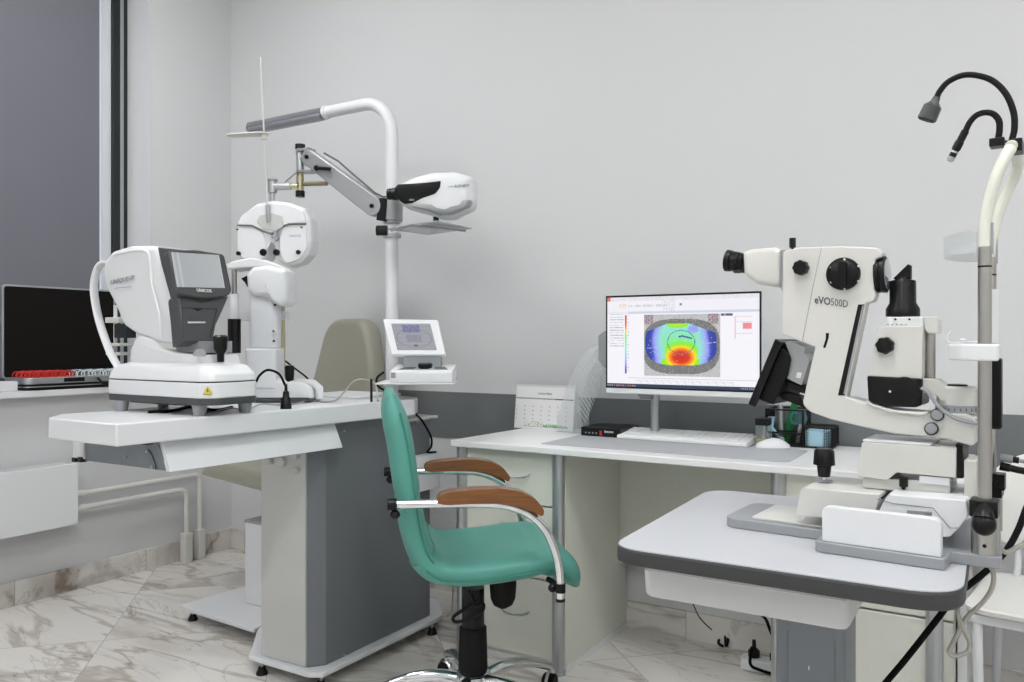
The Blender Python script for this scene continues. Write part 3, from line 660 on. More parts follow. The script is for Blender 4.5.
# drawer under the top
zb = .758
ZQ = TZ-.0585; A = PZ(162, 440.5, ZQ); B = PZ(334.7, 423, ZQ); C_ = PZ(343, 447.7, zb); D_ = PZ(170, 472.3, zb)
bm = new(); ext(bm, [A, B, C_, D_], (-.016, 0, 0)); dr = part('drawer_front', bm, 'wmetal', t, bev=.002, label='white slanted drawer front')
q = PZ(85, 460.6, zb); bm = new(); plate(bm, W, [(A.x-.014, ZQ-.0005), (D_.x-.012, zb+.002), (q.x, zb+.0), (q.x, ZQ-.0005)], D_.y+.004, D_.y+.012); part('drawer_side', bm, 'dgrey2', t)
bm = new()
for (a, b) in ((126, 457), (147, 451.5), (152, 467)): p = PY(a, b, D_.y+.004); cyl(bm, p, p+Vector((0, -.003, 0)), .0035, seg=10)
part('screw', bm, 'alu', t)
bm = new(); box(bm, W, q.x-.055, q.x-.001, D_.y-.002, D_.y+.03, zb+.004, ZQ-.0005); part('drawer_bracket', bm, 'wmetal', t, bev=.002)
bm = new(); box(bm, W, q.x-.052, q.x-.035, D_.y-.006, D_.y+.01, zb-.006, zb+.006); box(bm, W, q.x-.02, q.x-.002, D_.y-.008, D_.y+.01, zb-.004, zb+.01); part('stop_block', bm, 'black', t)
bm = new(); tube(bm, [PY(a, b, D_.y+.002) for a, b in ((148, 449), (152, 455), (155, 463), (156, 470))], .0012, 6); box(bm, W, A.x-.1, A.x-.02, D_.y-.02, D_.y, ZQ-.01, ZQ-.0005); part('latch', bm, 'black', t)
# column, lamp arm
CXc, CYc = -2.04, 2.44; RC = .0242
zarm = PY(368, 104, CYc).z
xe = PY(327, 112, CYc).x; xend = PY(250, 125, CYc).x
pts = [Vector((CXc, CYc, ztop-.1)), Vector((CXc, CYc, zarm-.14))]
for k in range(1, 9):
    a = math.pi/2*k/8; pts.append(Vector((CXc-.14*(1-math.cos(a)), CYc, zarm-.14+.14*math.sin(a))))
pts.append(Vector((xe-.02, CYc, zarm)))
bm = new(); tube(bm, pts, RC, 24); part('column', bm, 'wmetal', t, ang=60)
bm = new(); cyl(bm, (xe+.005, CYc, zarm), (xe-.012, CYc, zarm), RC*1.18, seg=24); part('lamp_collar', bm, 'white', t, bev=.002)
bm = new(); cyl(bm, (xe-.013, CYc, zarm), (xend, CYc, zarm), RC*1.02, seg=24); l_ = part('lamp_tube', bm, 'dgrey', t, bev=.003, label='slate grey reading lamp tube')
bm = new(); cyl(bm, (xe-.02, CYc-.004, zarm-.012), (xend+.012, CYc-.004, zarm-.012), RC*.86, seg=24); part('lamp_reflector', bm, 'alu', l_)
# collar for the arm
def Pc(px, py): return PY(px, py, CYc)
zc1, zc0 = Pc(392, 199).z, Pc(392, 221).z
bm = new(); cyl(bm, (CXc, CYc, zc0), (CXc, CYc, zc1), .042, seg=28); cyl(bm, (CXc, CYc, zc0-.012), (CXc, CYc, zc0), .034, seg=28); part('column_collar', bm, 'arm', t, bev=.002)
# silver arm in a plane a little nearer than the column
AF = Fr(CXc, CYc-.02, 0, 6); AY = -.03
e0 = AF.py(307, 157, AY); e1 = AF.py(372, 206, AY); hw = .037
d = Vector((e1[0]-e0[0], e1[1]-e0[1])).normalized(); nrm = Vector((-d.y, d.x)); out = []
for k in range(9): a = -math.pi/2+math.pi*k/8; v = Vector(e1)+d*math.cos(a)*hw*1.05+nrm*math.sin(a)*hw*1.05; out.append((v.x, v.y))
for k in range(9): a = math.pi/2+math.pi*k/8; v = Vector(e0)+d*math.cos(a)*hw*.85+nrm*math.sin(a)*hw*.85; out.append((v.x, v.y))
bm = new(); plate(bm, AF, out, AY, AY+.05); arm = part('swing_arm', bm, 'arm', t, bev=.004)
bm = new()
for e in (e0, e1):
    o_ = AF.w(e[0], AY, e[1]); ax = AF.w(0, -1, 0)-AF.w(0, 0, 0); cyl(bm, o_, o_+ax*.006, .0085, seg=14)
a_ = AF.py(318, 168.5, AY); b_ = AF.py(332, 169.5, AY); cyl(bm, AF.w(a_[0], AY-.012, a_[1]), AF.w(b_[0], AY-.012, b_[1]), .007); ell(bm, AF.w(a_[0], AY-.012, a_[1]), .01, .01, .012)
part('pivot_bolt', bm, 'black', arm)
bm = new(); a_, b_ = AF.py(326, 171, AY), AF.py(331, 177, AY)
plate(bm, AF, fil([(a_[0]-.01, a_[1]), (a_[0]+.01, a_[1]+.01), (b_[0]+.012, b_[1]), (b_[0]-.006, b_[1]-.01)], .008), AY-.002, AY); part('slot', bm, 'castgrey', arm)
bm = new(); tube(bm, [AF.w(*(lambda v: (v[0], AY+.02, v[1]))(AF.py(*p, AY))) for p in ((321, 152), (335, 160), (352, 175), (372, 192), (380, 196), (388, 196))], .004, 8); part('spring_cable', bm, 'charcoal', t)
jx = AF.py(384, 208, AY); bm = new(); plate(bm, AF, fil([AF.py(*p, AY) for p in ((379, 198), (386, 198), (384, 221), (376, 220))], .002), AY+.002, AY+.05); part('joint_bracket', bm, 'black', t)
# vertical spindle at the arm's end
s0 = AF.py(300, 150, AY)
def sp(py0, py1, r, m, nm, px=300.2):
    a, b = AF.py(px, py0, AY+.025), AF.py(px, py1, AY+.025); bm = new(); cyl(bm, AF.w(a[0], AY+.025, a[1]), AF.w(a[0], AY+.025, b[1]), r, seg=20); return part(nm, bm, m, t, bev=.001)
sp(171, 148.5, .0165, 'alu', 'spindle'); sp(149, 144.5, .021, 'black', 'spindle_cap'); sp(191, 171, .0155, 'brass', 'spindle_sleeve'); sp(197, 191, .019, 'black', 'clamp_knob')
bm = new(); plate(bm, AF, [AF.py(*p, AY) for p in ((296, 149), (308, 147), (308, 150), (296, 151))], AY, AY+.05); part('spindle_yoke', bm, 'arm', t); bm = new(); plate(bm, AF, [AF.py(*p, AY) for p in ((296, 170), (311, 169.5), (311, 171.5), (296, 172))], AY, AY+.05); part('spindle_yoke', bm, 'arm', t)
a_, b_ = AF.py(304, 184, AY+.02), AF.py(327, 183.5, AY+.02); bm = new(); cyl(bm, AF.w(a_[0], AY+.02, a_[1]), AF.w(b_[0], AY+.02, b_[1]), .009); part('cross_rod', bm, 'brass', t)
a_, b_ = AF.py(285, 182, AY), AF.py(298, 171, AY); bm = new(); tube(bm, [AF.w(a_[0], AY, a_[1]), AF.w(b_[0], AY, b_[1])], .003, 8); part('lock_lever', bm, 'alu', t)
# projector tray
ZT = 1.52
tq = [PZ(387, 229.5, ZT), PZ(437, 221.5, ZT), PZ(472, 229, ZT), PZ(428, 235, ZT)]
bm = new(); ext(bm, tq, (0, 0, .004)); part('projector_tray', bm, 'smoked', t, flat=True, label='clear tray plate under the projector')
bm = new(); tube(bm, [tq[0]+Vector((.02, 0, -.006)), tq[1]+Vector((-.1, -.02, -.006)), tq[2]+Vector((-.03, 0, -.006))], .004, 6); 
c = PY(392, 230, CYc); cyl(bm, (CXc, CYc, ZT-.016), (CXc, CYc, ZT-.001), .036); part('tray_bracket', bm, 'arm', t)
bm = new(); p = PD(379.5, 230.5, 2.98); dd = Vector((RX, RY, 0)); cyl(bm, p-dd*.012, p+dd*.03, .019, seg=18); part('tray_knob', bm, 'black', t, bev=.002)
# console shelf
c = PD(418, 381.5, 2.86); sf = Fr(c.x, c.y, c.z, 31.4); KF = sf
bm = new(); box(bm, sf, -.135, .133, -.10, .12, -.006, .0); part('console_shelf', bm, 'wmetal', t, bev=.002)
bm = new(); box(bm, sf, -.12, -.075, -.02, .2, -.018, -.0065); box(bm, sf, -.12, -.06, .12, .3, -.018, -.0065); part('shelf_bracket', bm, 'wmetal', t)
# ------------------------------------------------------------------ phoropter
PF_o = PD(272, 235, 3.12); PF = Fr(PF_o.x, PF_o.y, PF_o.z, 20)
t = PH = thing('phoropter', tuple(PF_o), 'white phoropter hanging from the silver arm with black eyepieces', 'phoropter')
def PP(pts, y=0): return PF.pyl(pts, y)
bm = new(); puff(bm, PF, fil(PP([(236, 226), (243, 213), (256, 203), (272, 200), (288, 202), (304, 208), (309, 218), (311, 240), (308, 254), (300, 263), (288, 267), (279, 262), (274, 245), (269, 244), (262, 262), (250, 263), (239, 258), (235, 242)], 0), .008), 0, .085, .018); part('housing', bm, 'white', t, ang=60)
bm = new(); plate(bm, PF, fil(PP([(237, 227), (252, 227), (262, 232), (266, 244), (267, 257), (258, 261), (243, 259), (237, 252)], -.006), .012), -.006, .004); plate(bm, PF, fil(PP([(283, 226), (306, 225), (307, 248), (300, 259), (286, 264), (280, 256), (279, 240)], -.006), .012), -.006, .004); part('lens_cover', bm, 'white', t, bev=.004)
bm = new(); plate(bm, PF, fil(PP([(237, 224.5), (241, 216), (255, 206), (272, 203), (289, 205), (303, 211), (306, 223), (290, 223), (281, 226), (272, 233), (263, 230), (252, 225)], -.01), .006), -.01, .002); part('top_cover', bm, 'white', t, bev=.005)
bm = new(); tube(bm, [PF.w(p[0], -.009, p[1]) for p in PP([(237, 225.5), (252, 226), (263, 231.5), (272, 234.5), (281, 227.5), (290, 224.5), (306, 224)], -.009)], .0018, 6); part('seam', bm, 'charcoal', t)
def pdisc(px, py, r, m, nm, y=-.006, h=.008):
    p = PF.py(px, py, y); bm = new(); ax = PF.w(0, -1, 0)-PF.w(0, 0, 0); lathe(bm, [(r, 0), (r, h), (r*.75, h), (r*.7, h*.5), (.001, h*.5)], PF.w(p[0], y, p[1]), ax, seg=20); return part(nm, bm, m, t)
pdisc(263.7, 252.5, .0135, 'black', 'eyepiece'); pdisc(276.8, 252.5, .0125, 'black', 'eyepiece'); pdisc(239, 253.5, .0085, 'black', 'side_dial'); pdisc(298.8, 252.3, .0085, 'black', 'side_dial')
pdisc(236.8+1, 229.5, .003, 'black', 'small_screw'); pdisc(302, 227.5, .003, 'black', 'small_screw')
bm = new(); plate(bm, PF, fil(PP([(257, 222), (260, 215), (272, 213), (282, 216), (284, 226), (276, 231), (264, 229)], -.012), .006), -.014, -.008); part('centre_plate', bm, 'lgrey', t, bev=.002)
bm = new(); plate(bm, PF, PP([(274, 231), (277, 231), (277, 236), (279, 238), (275.5, 241), (271.5, 238), (274, 236)], -.012), -.014, -.006); part('nose_rest', bm, 'castgrey', t)
o = PF.py(289, 236, -.008); bm = text_bm('UNICOS', .013, PF.w(o[0], -.0068, o[1]-.004), PF.w(1, 0, 0)-PF.w(0, 0, 0), (0, 0, 1)); part('lettering', bm, 'lprint', t)
# hanging bracket
bm = new(); a = PF.py(272.5, 181, .03); b = PF.py(272.5, 193, .03); cyl(bm, PF.w(a[0], .03, a[1]), PF.w(a[0], .03, b[1]), .017); c = PF.py(272.5, 201, .03); cyl(bm, PF.w(a[0], .03, b[1]), PF.w(a[0], .03, c[1]-.005), .009)
e = PF.py(291, 186.5, .03); g = PF.py(277, 186.5, .03); cyl(bm, PF.w(g[0]-.01, .03, g[1]), PF.w(e[0], .03, e[1]), .014); part('hanger', bm, 'alu', t, bev=.002)
bm = new(); cyl(bm, PF.w(a[0], .03, a[1]-.001), PF.w(a[0], .03, a[1]+.007), .019); part('hanger_cap', bm, 'castgrey', t, bev=.001)
e2 = PF.py(298, 186, .03); bm = new(); cyl(bm, PF.w(e[0]-.002, .03, e[1]), PF.w(e2[0], .03, e2[1]), .009); part('hanger_rod', bm, 'brass', t)
# reading rod and card
bm = new(); r0 = PF.py(267.5, 206, -.02); r1 = PF.py(260.5, 57, -.02); tube(bm, [PF.w(r0[0], -.02, r0[1]), PF.w(r1[0], -.02, r1[1])], .0032, 8); part('reading_rod', bm, 'warm', t)
bm = new(); a = PF.py(268, 222, -.02); b = PF.py(267.5, 205, -.02); tube(bm, [PF.w(a[0], -.016, a[1]), PF.w(b[0], -.02, b[1])], .008, 10); part('rod_socket', bm, 'alu', t, bev=.001)
zc = PF.py(247, 135.5, -.02)[1]; xa, xb = PF.py(226, 135, -.02)[0], PF.py(270, 135, -.02)[0]
bm = new(); slab(bm, PF, fil([(xa, -.02), (xa+.02, -.045), (xb-.03, -.05), (xb, -.03), (xb, -.01), (xb-.03, .01), (xa+.02, .005)], .012), zc, zc+.006)
p = PF.py(264, 139, -.02); cyl(bm, PF.w(p[0], -.02, zc-.02), PF.w(p[0], -.02, zc+.006), .012); part('card_holder', bm, 'warm', t, bev=.002)
# ------------------------------------------------------------------ chart projector
pc = PZ(436, 229, ZT+.004); QF = Fr(pc.x, pc.y, ZT+.004, 22)
t = thing('chart_projector', tuple(QF.o), 'white and black chart projector on the clear tray beside the column', 'projector')
QP = lambda pts, y=0: QF.pyl(pts, y)
body = fil(QP([(397, 186), (413, 178), (432.6, 172.5), (455, 172), (473, 177), (474, 199.6), (470, 209), (460, 213), (452, 218), (439, 218), (428.6, 213.5), (405, 207.5), (397, 200)], -.035), .012)
bm = new(); puff(bm, QF, body, -.07, .07, .045, 6); part('housing', bm, 'white', t, ang=60)
bm = new(); puff(bm, QF, fil(QP([(411, 207), (425, 202), (440, 199), (472, 200), (469, 207), (459, 211.5), (451, 215), (439, 215.5), (428, 211)], -.055), .008), -.068, .06, .02); part('lower_shell', bm, 'arm', t, ang=60)
bm = new(); puff(bm, QF, fil(QP([(398, 184.5), (415, 183.5), (430, 182.3), (441.5, 181), (440.5, 188), (436, 194), (423, 198.5), (413, 203.5), (404, 204), (399, 200), (395, 195), (395, 188)], -.065), .006), -.078, .05, .012); part('lens_housing', bm, 'black', t, ang=60)
a = QF.py(388, 194.3, -.035); b = QF.py(398, 194, -.035); bm = new(); A_ = QF.w(a[0], -.035, a[1]); B_ = QF.w(b[0]+.02, -.035, b[1]); ax = (B_-A_).normalized()
lathe(bm, [(.001, .004), (.017, .002), (.021, 0), (.022, .012), (.019, .013), (.019, .017), (.023, .018), (.026, .05), (.001, .05)], A_, ax, seg=24); part('lens', bm, 'black', t)
a = QF.py(409, 200.5, -.082); bm = text_bm('LEDs', .009, QF.w(a[0], -.0795, a[1]), QF.w(1, 0, 0)-QF.w(0, 0, 0), (0, 0, 1)); part('lettering', bm, 'wprint', t)
a = QF.py(448, 187.5, -.072); bm = text_bm('ACP-8EM', .014, QF.w(a[0]+.022, -.0715, a[1]), QF.w(1, 0, 0)-QF.w(0, 0, 0), (0, 0, 1), shear=.3); box(bm, QF, a[0], a[0]+.02, -.0715, -.0705, a[1]+.004, a[1]+.0052); part('lettering', bm, 'print', t)
bm = new(); cyl(bm, QF.w(0, 0, 0), QF.w(0, 0, .012), .016); cyl(bm, QF.w(0, 0, .012), QF.w(0, 0, .028), .009); part('mounting_foot', bm, 'brass', t)
bm = new(); cyl(bm, QF.w(0, 0, .028), QF.w(0, 0, .045), .011); part('foot_nut', bm, 'black', t)
# ------------------------------------------------------------------ control console
t = thing('control_console', tuple(KF.w(0, 0, .0)), 'white control console with grey touch screen on the shelf by the column', 'console')
KP = lambda pts, y=0: KF.pyl(pts, y)
bx0 = KF.py(390, 380, -.09)[0]; bx1 = KF.py(452.5, 380, -.09)[0]; zt = KF.py(420, 371, -.09)[1]
bm = new(); platex(bm, KF, fil([(-.095, .0008), (.10, .0008), (.10, .06), (.03, .052), (-.095, zt)], [.004, .004, .01, .01, .01]), bx0, bx1); part('base', bm, 'white', t, bev=.004)
sl = Vector((KF.w(0, .03, .052)-KF.w(0, -.095, zt)))
cfn = lambda u, v: KF.w(bx0+u*(bx1-bx0), -.095+v*.125, zt+v*(.052-zt))
bm = new(); ns = (KF.w(1, 0, 0)-KF.w(0, 0, 0)).cross(sl).normalized()
ext(bm, [cfn(.1, .25), cfn(.92, .25), cfn(.85, .85), cfn(.17, .85)], ns*.0015); part('button_panel', bm, 'castgrey', t)
bm = new(); ext(bm, [p+ns*.0016 for p in (cfn(.13, .32), cfn(.36, .32), cfn(.36, .78), cfn(.18, .78))], ns*.001); ext(bm, [p+ns*.0016 for p in (cfn(.7, .32), cfn(.9, .32), cfn(.84, .78), cfn(.68, .78))], ns*.001); part('button_group', bm, 'charcoal', t)
bm = new(); ext(bm, [p+ns*.0016 for p in (cfn(.39, .32), cfn(.45, .32), cfn(.45, .78), cfn(.39, .78))], ns*.001); ext(bm, [p+ns*.0016 for p in (cfn(.61, .32), cfn(.67, .32), cfn(.67, .78), cfn(.61, .78))], ns*.001); part('blue_key', bm, 'blue', t)
bm = new(); lathe(bm, [(.024, 0.0015), (.026, .012), (.024, .018), (.001, .019)], cfn(.53, .55), ns, seg=26); part('dial', bm, 'black', t)
bm = new(); a = KF.py(391, 378, -.096); b = KF.py(395.5, 372.5, -.096); box(bm, KF, a[0], b[0], -.0975, -.09, a[1], b[1]); part('card_slot', bm, 'castgrey', t)
# tilted screen
yt, yb_ = .075, .01
s_ = [KF.py(382.5, 318.5, yt), KF.py(438, 319.5, yt), KF.py(446, 355, yb_), KF.py(391, 355, yb_)]
P4 = [KF.w(s_[0][0], yt, s_[0][1]), KF.w(s_[1][0], yt, s_[1][1]), KF.w(s_[2][0], yb_, s_[2][1]), KF.w(s_[3][0], yb_, s_[3][1])]
nn = (P4[1]-P4[0]).cross(P4[3]-P4[0]).normalized(); nn = nn if nn.dot(ray(415, 340)) > 0 else -nn
bm = new(); ext(bm, P4, nn*.022); scn = part('display', bm, 'white', t, bev=.006)
def bil(P, u, v): return (P[3]*(1-u)+P[2]*u)*(1-v)+(P[0]*(1-u)+P[1]*u)*v
def lcdf(u, v):
    if .26 < u < .7 and .66 < v < .94: return (116, 122, 176) if nz(u*6, v*6) > .35 else (170, 174, 200)
    e = ((u-.5)/.44)**2+((v-.45)/.34)**2
    if abs(e-1) < .09: return (160, 164, 176)
    if .3 < u < .68 and .3 < v < .58 and nz(u*12, v*9) > .5: return (140, 146, 172)
    if abs(v-.17-.0) < .03 and .46 < u < .54: return (90, 94, 110)
    return (184, 186, 194) if (int(v*14)) % 2 else (178, 180, 190)
Q = [bil(P4, u, v)-nn*.001 for u, v in ((.135, .13), (.855, .13), (.855, .86), (.135, .86))]
picture('screen', Q[0], Q[1]-Q[0], Q[3]-Q[0], 90, 64, lcdf, 'lcd', t)
bm = new(); m_ = (P4[2]+P4[3])/2+nn*.022; box(bm, KF, bx0+.03, bx1-.05, .02, .075, .045, KF.l(m_).z+.02); part('display_neck', bm, 'castgrey', t, bev=.003)
# ------------------------------------------------------------------ autorefractor
t = AR = thing('autorefractor', (-2.04, 1.5, TZ), 'white and charcoal autorefractor with tilted touch screen on the left of the unit table', 'autorefractor')
AY0 = PZ(197, 416, TZ).y-.018; AY1 = PX(259.5, 403, PY(201, 402, AY0).x+.012).y
R = lambda pts, y=AY0: W.pyl(pts, y)
ax0, ax1 = PY(108.5, 395, AY0).x, PY(204, 402, AY0).x-.004; ax0 -= .018
zz = lambda py, px=160, y=AY0: PY(px, py, y).z
z_strip0, z_strip1 = PY(200, 416, AY0).z+.022, PY(200, 402.5, AY0).z
z_strip1 = zz(399, 200); z_strip0 = zz(406, 200)-.0; z_mid = zz(382.5, 200); 
foot = lambda ex=0, r=.03: fil([(ax0-ex, AY0-ex), (ax1-.01, AY0-ex), (ax1+ex+.02, AY0+.03), (ax1+ex+.02, AY1+ex-.02), (ax1-.02, AY1+ex), (ax0-ex, AY1+ex)], r, 5)
bm = new(); slab(bm, W, foot(-.001), z_strip0, z_strip1); part('base_strip', bm, 'charcoal', t, bev=.003)
bm = new(); slab(bm, W, foot(0), z_strip1, z_mid-.002); part('base', bm, 'white', t, bev=.004)
bm = new(); slab(bm, W, foot(-.003), z_mid-.002, z_mid+.001); part('gap_line', bm, 'black', t)
def ringz(z, ex, dx0=0, dx1=0):
    return [Vector((x, y, z)) for x, y in fil([(ax0-ex+dx0, AY0-ex), (ax1-.01+dx1, AY0-ex), (ax1+ex+.02+dx1, AY0+.03), (ax1+ex+.02+dx1, AY1+ex-.02), (ax1-.02+dx1, AY1+ex), (ax0-ex+dx0, AY1+ex)], .03, 5)]
zu = zz(364, 200)
bm = new(); loft(bm, [ringz(z_mid+.001, 0, 0), ringz(z_mid+.02, -.003, .005), ringz(zu-.008, -.012, .02, -.015), ringz(zu, -.03, .035, -.03)]); part('moving_stage', bm, 'white', t, bev=.003, ang=50)
# rising neck seen from the side
NY0, NY1 = AY0+.03, AY0+.18
bm = new(); pl = W.pyl([(129, 366), (129, 352), (133, 341), (138, 335), (150, 338), (160, 348), (176, 353), (196, 355), (198, 366)], NY0); puff(bm, W, pl, NY0, NY1, .012); part('neck', bm, 'white', t, ang=60)
bm = new(); pl = W.pyl([(136, 343), (136, 330), (176, 333), (176, 350), (160, 349)], NY0+.015); plate(bm, W, pl, NY0+.015, NY1-.015); part('neck_core', bm, 'warm', t)
bm = new(); pl = W.pyl([(176, 341), (203, 341), (203, 353), (176, 351)], NY0+.03); plate(bm, W, pl, NY0+.03, NY1-.02); part('neck_front_cover', bm, 'castgrey', t)  # grey cover on the front of the neck
HY0 = AY0+.014; HY1 = HY0+.24; HM = HY0+.115
zlow = PY(160, 345, HY0).z; zhi = PY(160, 285, HY0).z
def tap(y, z):
    k = min(1, max(0, (z-zlow)/(zhi-zlow))); s = .80+.20*k; near = HM+(HY0-HM)*s
    if y <= HM and not FAR: return HM+(y-HM)*s
    if not FAR: return HM+(y-HM)*s
    far = FAR[0][1]
    for (za, ya), (zb_, yb_) in zip(FAR, FAR[1:]):
        if z >= za: far = ya+(yb_-ya)*min(1, (z-za)/(zb_-za))
    return near+(y-HY0)/(HY1-HY0)*(far-near)
FAR = []
side = [(102.5, 262), (110, 251), (128, 245.5), (143, 245), (157, 246), (160, 262), (165, 280), (170, 300), (172.5, 318), (172, 343), (161, 342), (149.7, 338), (133.5, 332), (123, 325), (115.5, 309), (106.5, 291), (102, 274)]
# the near wall leans inwards towards the bottom, so trace each outline point on its own depth
def trace_t(pts):
    o_ = []
    for a, b in pts:
        z = PY(a, b, HY0).z; 
        for _ in range(3): y = tap(HY0, z); q_ = PY(a, b, y); z = q_.z
        o_.append((q_.x, q_.z))
    return o_
fr_ = trace_t([(157, 247), (165.5, 248.5), (168, 262), (174, 288), (179, 304), (182, 318), (183, 342), (172, 342), (172.5, 318), (170, 300), (165, 280), (160, 262)])
# face and screen : corners by pixel on the slanted front plane
F0 = Vector((fr_[1][0], 0, fr_[1][1])); F1 = Vector((fr_[4][0], 0, fr_[4][1]))   # top & lower on near side
def fp(px, py, off=0.):
    """pixel -> slanted operator face (contains F0,F1 and the Y direction)"""
    n_ = (F1-F0).cross(Vector((0, 1, 0))).normalized(); n_ = n_ if n_.x > 0 else -n_
    o_ = Vector((0, 0, HC)); d_ = ray(px, py); t_ = (F0+n_*off-o_).dot(n_)/d_.dot(n_); return o_+d_*t_
def fn_():
    n_ = (F1-F0).cross(Vector((0, 1, 0))).normalized(); return n_ if n_.x > 0 else -n_
FN = fn_()
sp_ = trace_t(side); sp_ = fil(sp_, [.008, .01, .01, .01, .0, 0, 0, 0, 0, 0, .006, .006, .006, .006, .006, .01, .01])
FAR = [(q_.z, q_.y) for q_ in (fp(212, 342), fp(215, 325), fp(223, 311), fp(229, 294), fp(228, 270), fp(222, 251))]
bm = new(); puff(bm, W, sp_, HY0, HY1, .022, 5, taper=tap); hd = part('head_shell', bm, 'white', t, ang=60)
bm = new(); puff(bm, W, fr_, HY0+.003, HY1-.003, .006, 3, taper=tap); part('front_shell', bm, 'charcoal', t, ang=50)
def fill3(P, r, n=5):
    e1 = (P[1]-P[0]).normalized(); nn = e1.cross(P[-1]-P[0]).normalized(); e2 = nn.cross(e1)
    q_ = fil([((p-P[0]).dot(e1), (p-P[0]).dot(e2)) for p in P], r, n); return [P[0]+e1*a+e2*b for a, b in q_]
bz = [fp(168, 250, .02), fp(196, 249.5, .02), fp(224.5, 254, .02), fp(232.5, 291, .02), fp(228, 296, .02), fp(202, 298, .02), fp(178, 293.5, .02)]
bm = new(); ext(bm, fill3(bz, .012), -FN*.028); part('screen_bezel', bm, 'charcoal', t, bev=.005)
sq = [fp(177, 287, .0205), fp(225, 288, .0205), fp(220, 254.5, .0205), fp(171, 252, .0205)]
def arl(u, v):
    if u < .05 or u > .965: return (228, 229, 233)
    if abs(u-.12) < .025: return (226, 228, 236)
    return (200+int(14*u), 204+int(14*u), 210+int(10*u))
picture('screen', sq[0], sq[1]-sq[0], sq[3]-sq[0], 40, 30, arl, 'lcd', t)
a = fp(197, 291.5, .021); bm = text_bm('UNICOS', .0135, a, (0, 1, 0), F0-F1, bold=True); part('lettering', bm, 'wprint', t)
lp = [(178, 294), (229, 296), (222.5, 311), (216, 325), (213, 341.5), (183, 342), (181, 318)]
bm = new(); ext(bm, [fp(a, b, .002 if b < 320 else .0) for a, b in lp], -FN*.05); part('printer_cover', bm, 'charcoal', t, bev=.004)
bm = new(); ext(bm, [fp(a, b, .005) for a, b in ((188, 321.5), (205.5, 321.5), (205.5, 323.2), (188, 323.2))], -FN*.006); part('paper_slot', bm, 'lgrey', t)
bm = new()
for ln in (((182, 308), (217, 309)), ((217, 309), (210, 338)), ((182, 308), (183.5, 338)), ((192, 297.5), (199, 302)), ((199, 302), (207, 301.5)), ((207, 301.5), (213, 298))): tube(bm, [fp(*ln[0], .0025), fp(*ln[1], .0025)], .0008, 5)
ext(bm, [fp(a, b, .004) for a, b in ((193, 308), (204, 308.5), (198.5, 311))], -FN*.004); part('panel_groove', bm, 'black', t)
# raised rib on side, lettering
rb = [PY(a, b, HY0-.001) for a, b in ((114, 255), (135, 250.5), (147, 252), (150, 262), (152, 285), (157, 305), (160, 322), (160, 338))]
bm = new(); tube(bm, cat(rb, 5), .0035, 8); part('side_rib', bm, 'white', t)
p = PY(110.5, 284.5, HY0); p2 = PY(137, 278.5, HY0)
bm = text_bm('UNIQUE-III', .0165, (p.x, HY0-.0015, p.z), (p2-p), (0, 0, 1), bold=True, shear=.25, sx=1.45); part('lettering', bm, 'castgrey', t)
p = PY(115, 288.2, HY0); bm = new(); q_ = PY(131, 286.5, HY0); tube(bm, [p+Vector((0, -.0005, 0)), q_+Vector((0, -.0005, 0))], .0013, 4); part('underline', bm, 'lprint', t)
# warning label
a = PX(205, 403.5, ax1+.0205)
pw = [PY(201.5, 399.5, AY0-.0007), PY(209.5, 399.8, AY0-.0007), PY(205.3, 391.8, AY0-.0007)]
cw_ = PX(205.5, 397, ax1+.021)
ne = Vector((.04, .03, 0)); ne = Vector((ax1+.02-(ax1-.01), .03, 0)).normalized(); nO = Vector((ne.y, -ne.x, 0))
cc = Vector((ax1+.003, AY0+.013, (z_strip1+.012))); cc += nO*.0042
bm = new(); ext(bm, [cc-ne*.0125, cc+ne*.0125, cc+Vector((0, 0, .022))], nO*.0005); wl = part('warning_label', bm, 'yellow', t)
bm = new(); c2 = cc+nO*.0007; tube(bm, [c2+Vector((0, 0, .006)), c2+Vector((0, 0, .015))], .0012, 5); tube(bm, [c2-ne*.011+Vector((0, 0, .001)), c2+ne*.011+Vector((0, 0, .001)), c2+Vector((0, 0, .021)), c2-ne*.011+Vector((0, 0, .001))], .0006, 4); part('warning_mark', bm, 'black', wl)
# feet
for a, b in ((197.5, 416.5), (118, 411), (248.5, 412.5)):
    p = PZ(a, b, TZ); p += Vector((-.012, .016, 0)) if a < 240 and a > 150 else (Vector((0, .012, 0)) if a < 150 else Vector((-.015, 0, 0)))
    bm = new(); lathe(bm, [(.015, .0003), (.016, .002), (.021, z_strip0-TZ), (.001, z_strip0-TZ+.001)], (p.x, p.y, TZ), seg=20); part('foot', bm, 'castgrey', t)
bm = new(); lathe(bm, [(.015, .0003), (.021, z_strip0-TZ), (.001, z_strip0-TZ+.001)], (ax0+.05, AY1-.03, TZ), seg=20); part('foot', bm, 'castgrey', t)
bm = new(); box(bm, W, ax0+.08, ax1-.06, AY0+.03, AY1-.03, z_strip0-.006, z_strip0+.002); part('underside', bm, 'black', t)
# joystick
p = PD(220.5, 362, 2.25); bm = new(); k = 2.25/803
lathe(bm, [(.001, 0), (3.5*k, .0), (3.6*k, 8*k), (6.6*k, 13*k), (6.8*k, 20*k), (7.4*k, 21*k), (7.5*k, 25*k), (5*k, 27*k), (.001, 27*k)], p, seg=24, flute=.0); part('joystick', bm, 'black', t)
p = PD(199.5, 352, 2.2); bm = new(); ff = Fr(p.x, p.y, p.z, 60); plate(bm, ff, fil([(-.015, -.012), (.015, -.012), (.017, -.002), (.010, .008), (-.008, .008), (-.016, -.002)], .002), -.006, .006); part('lock_knob', bm, 'castgrey', t, bev=.001)
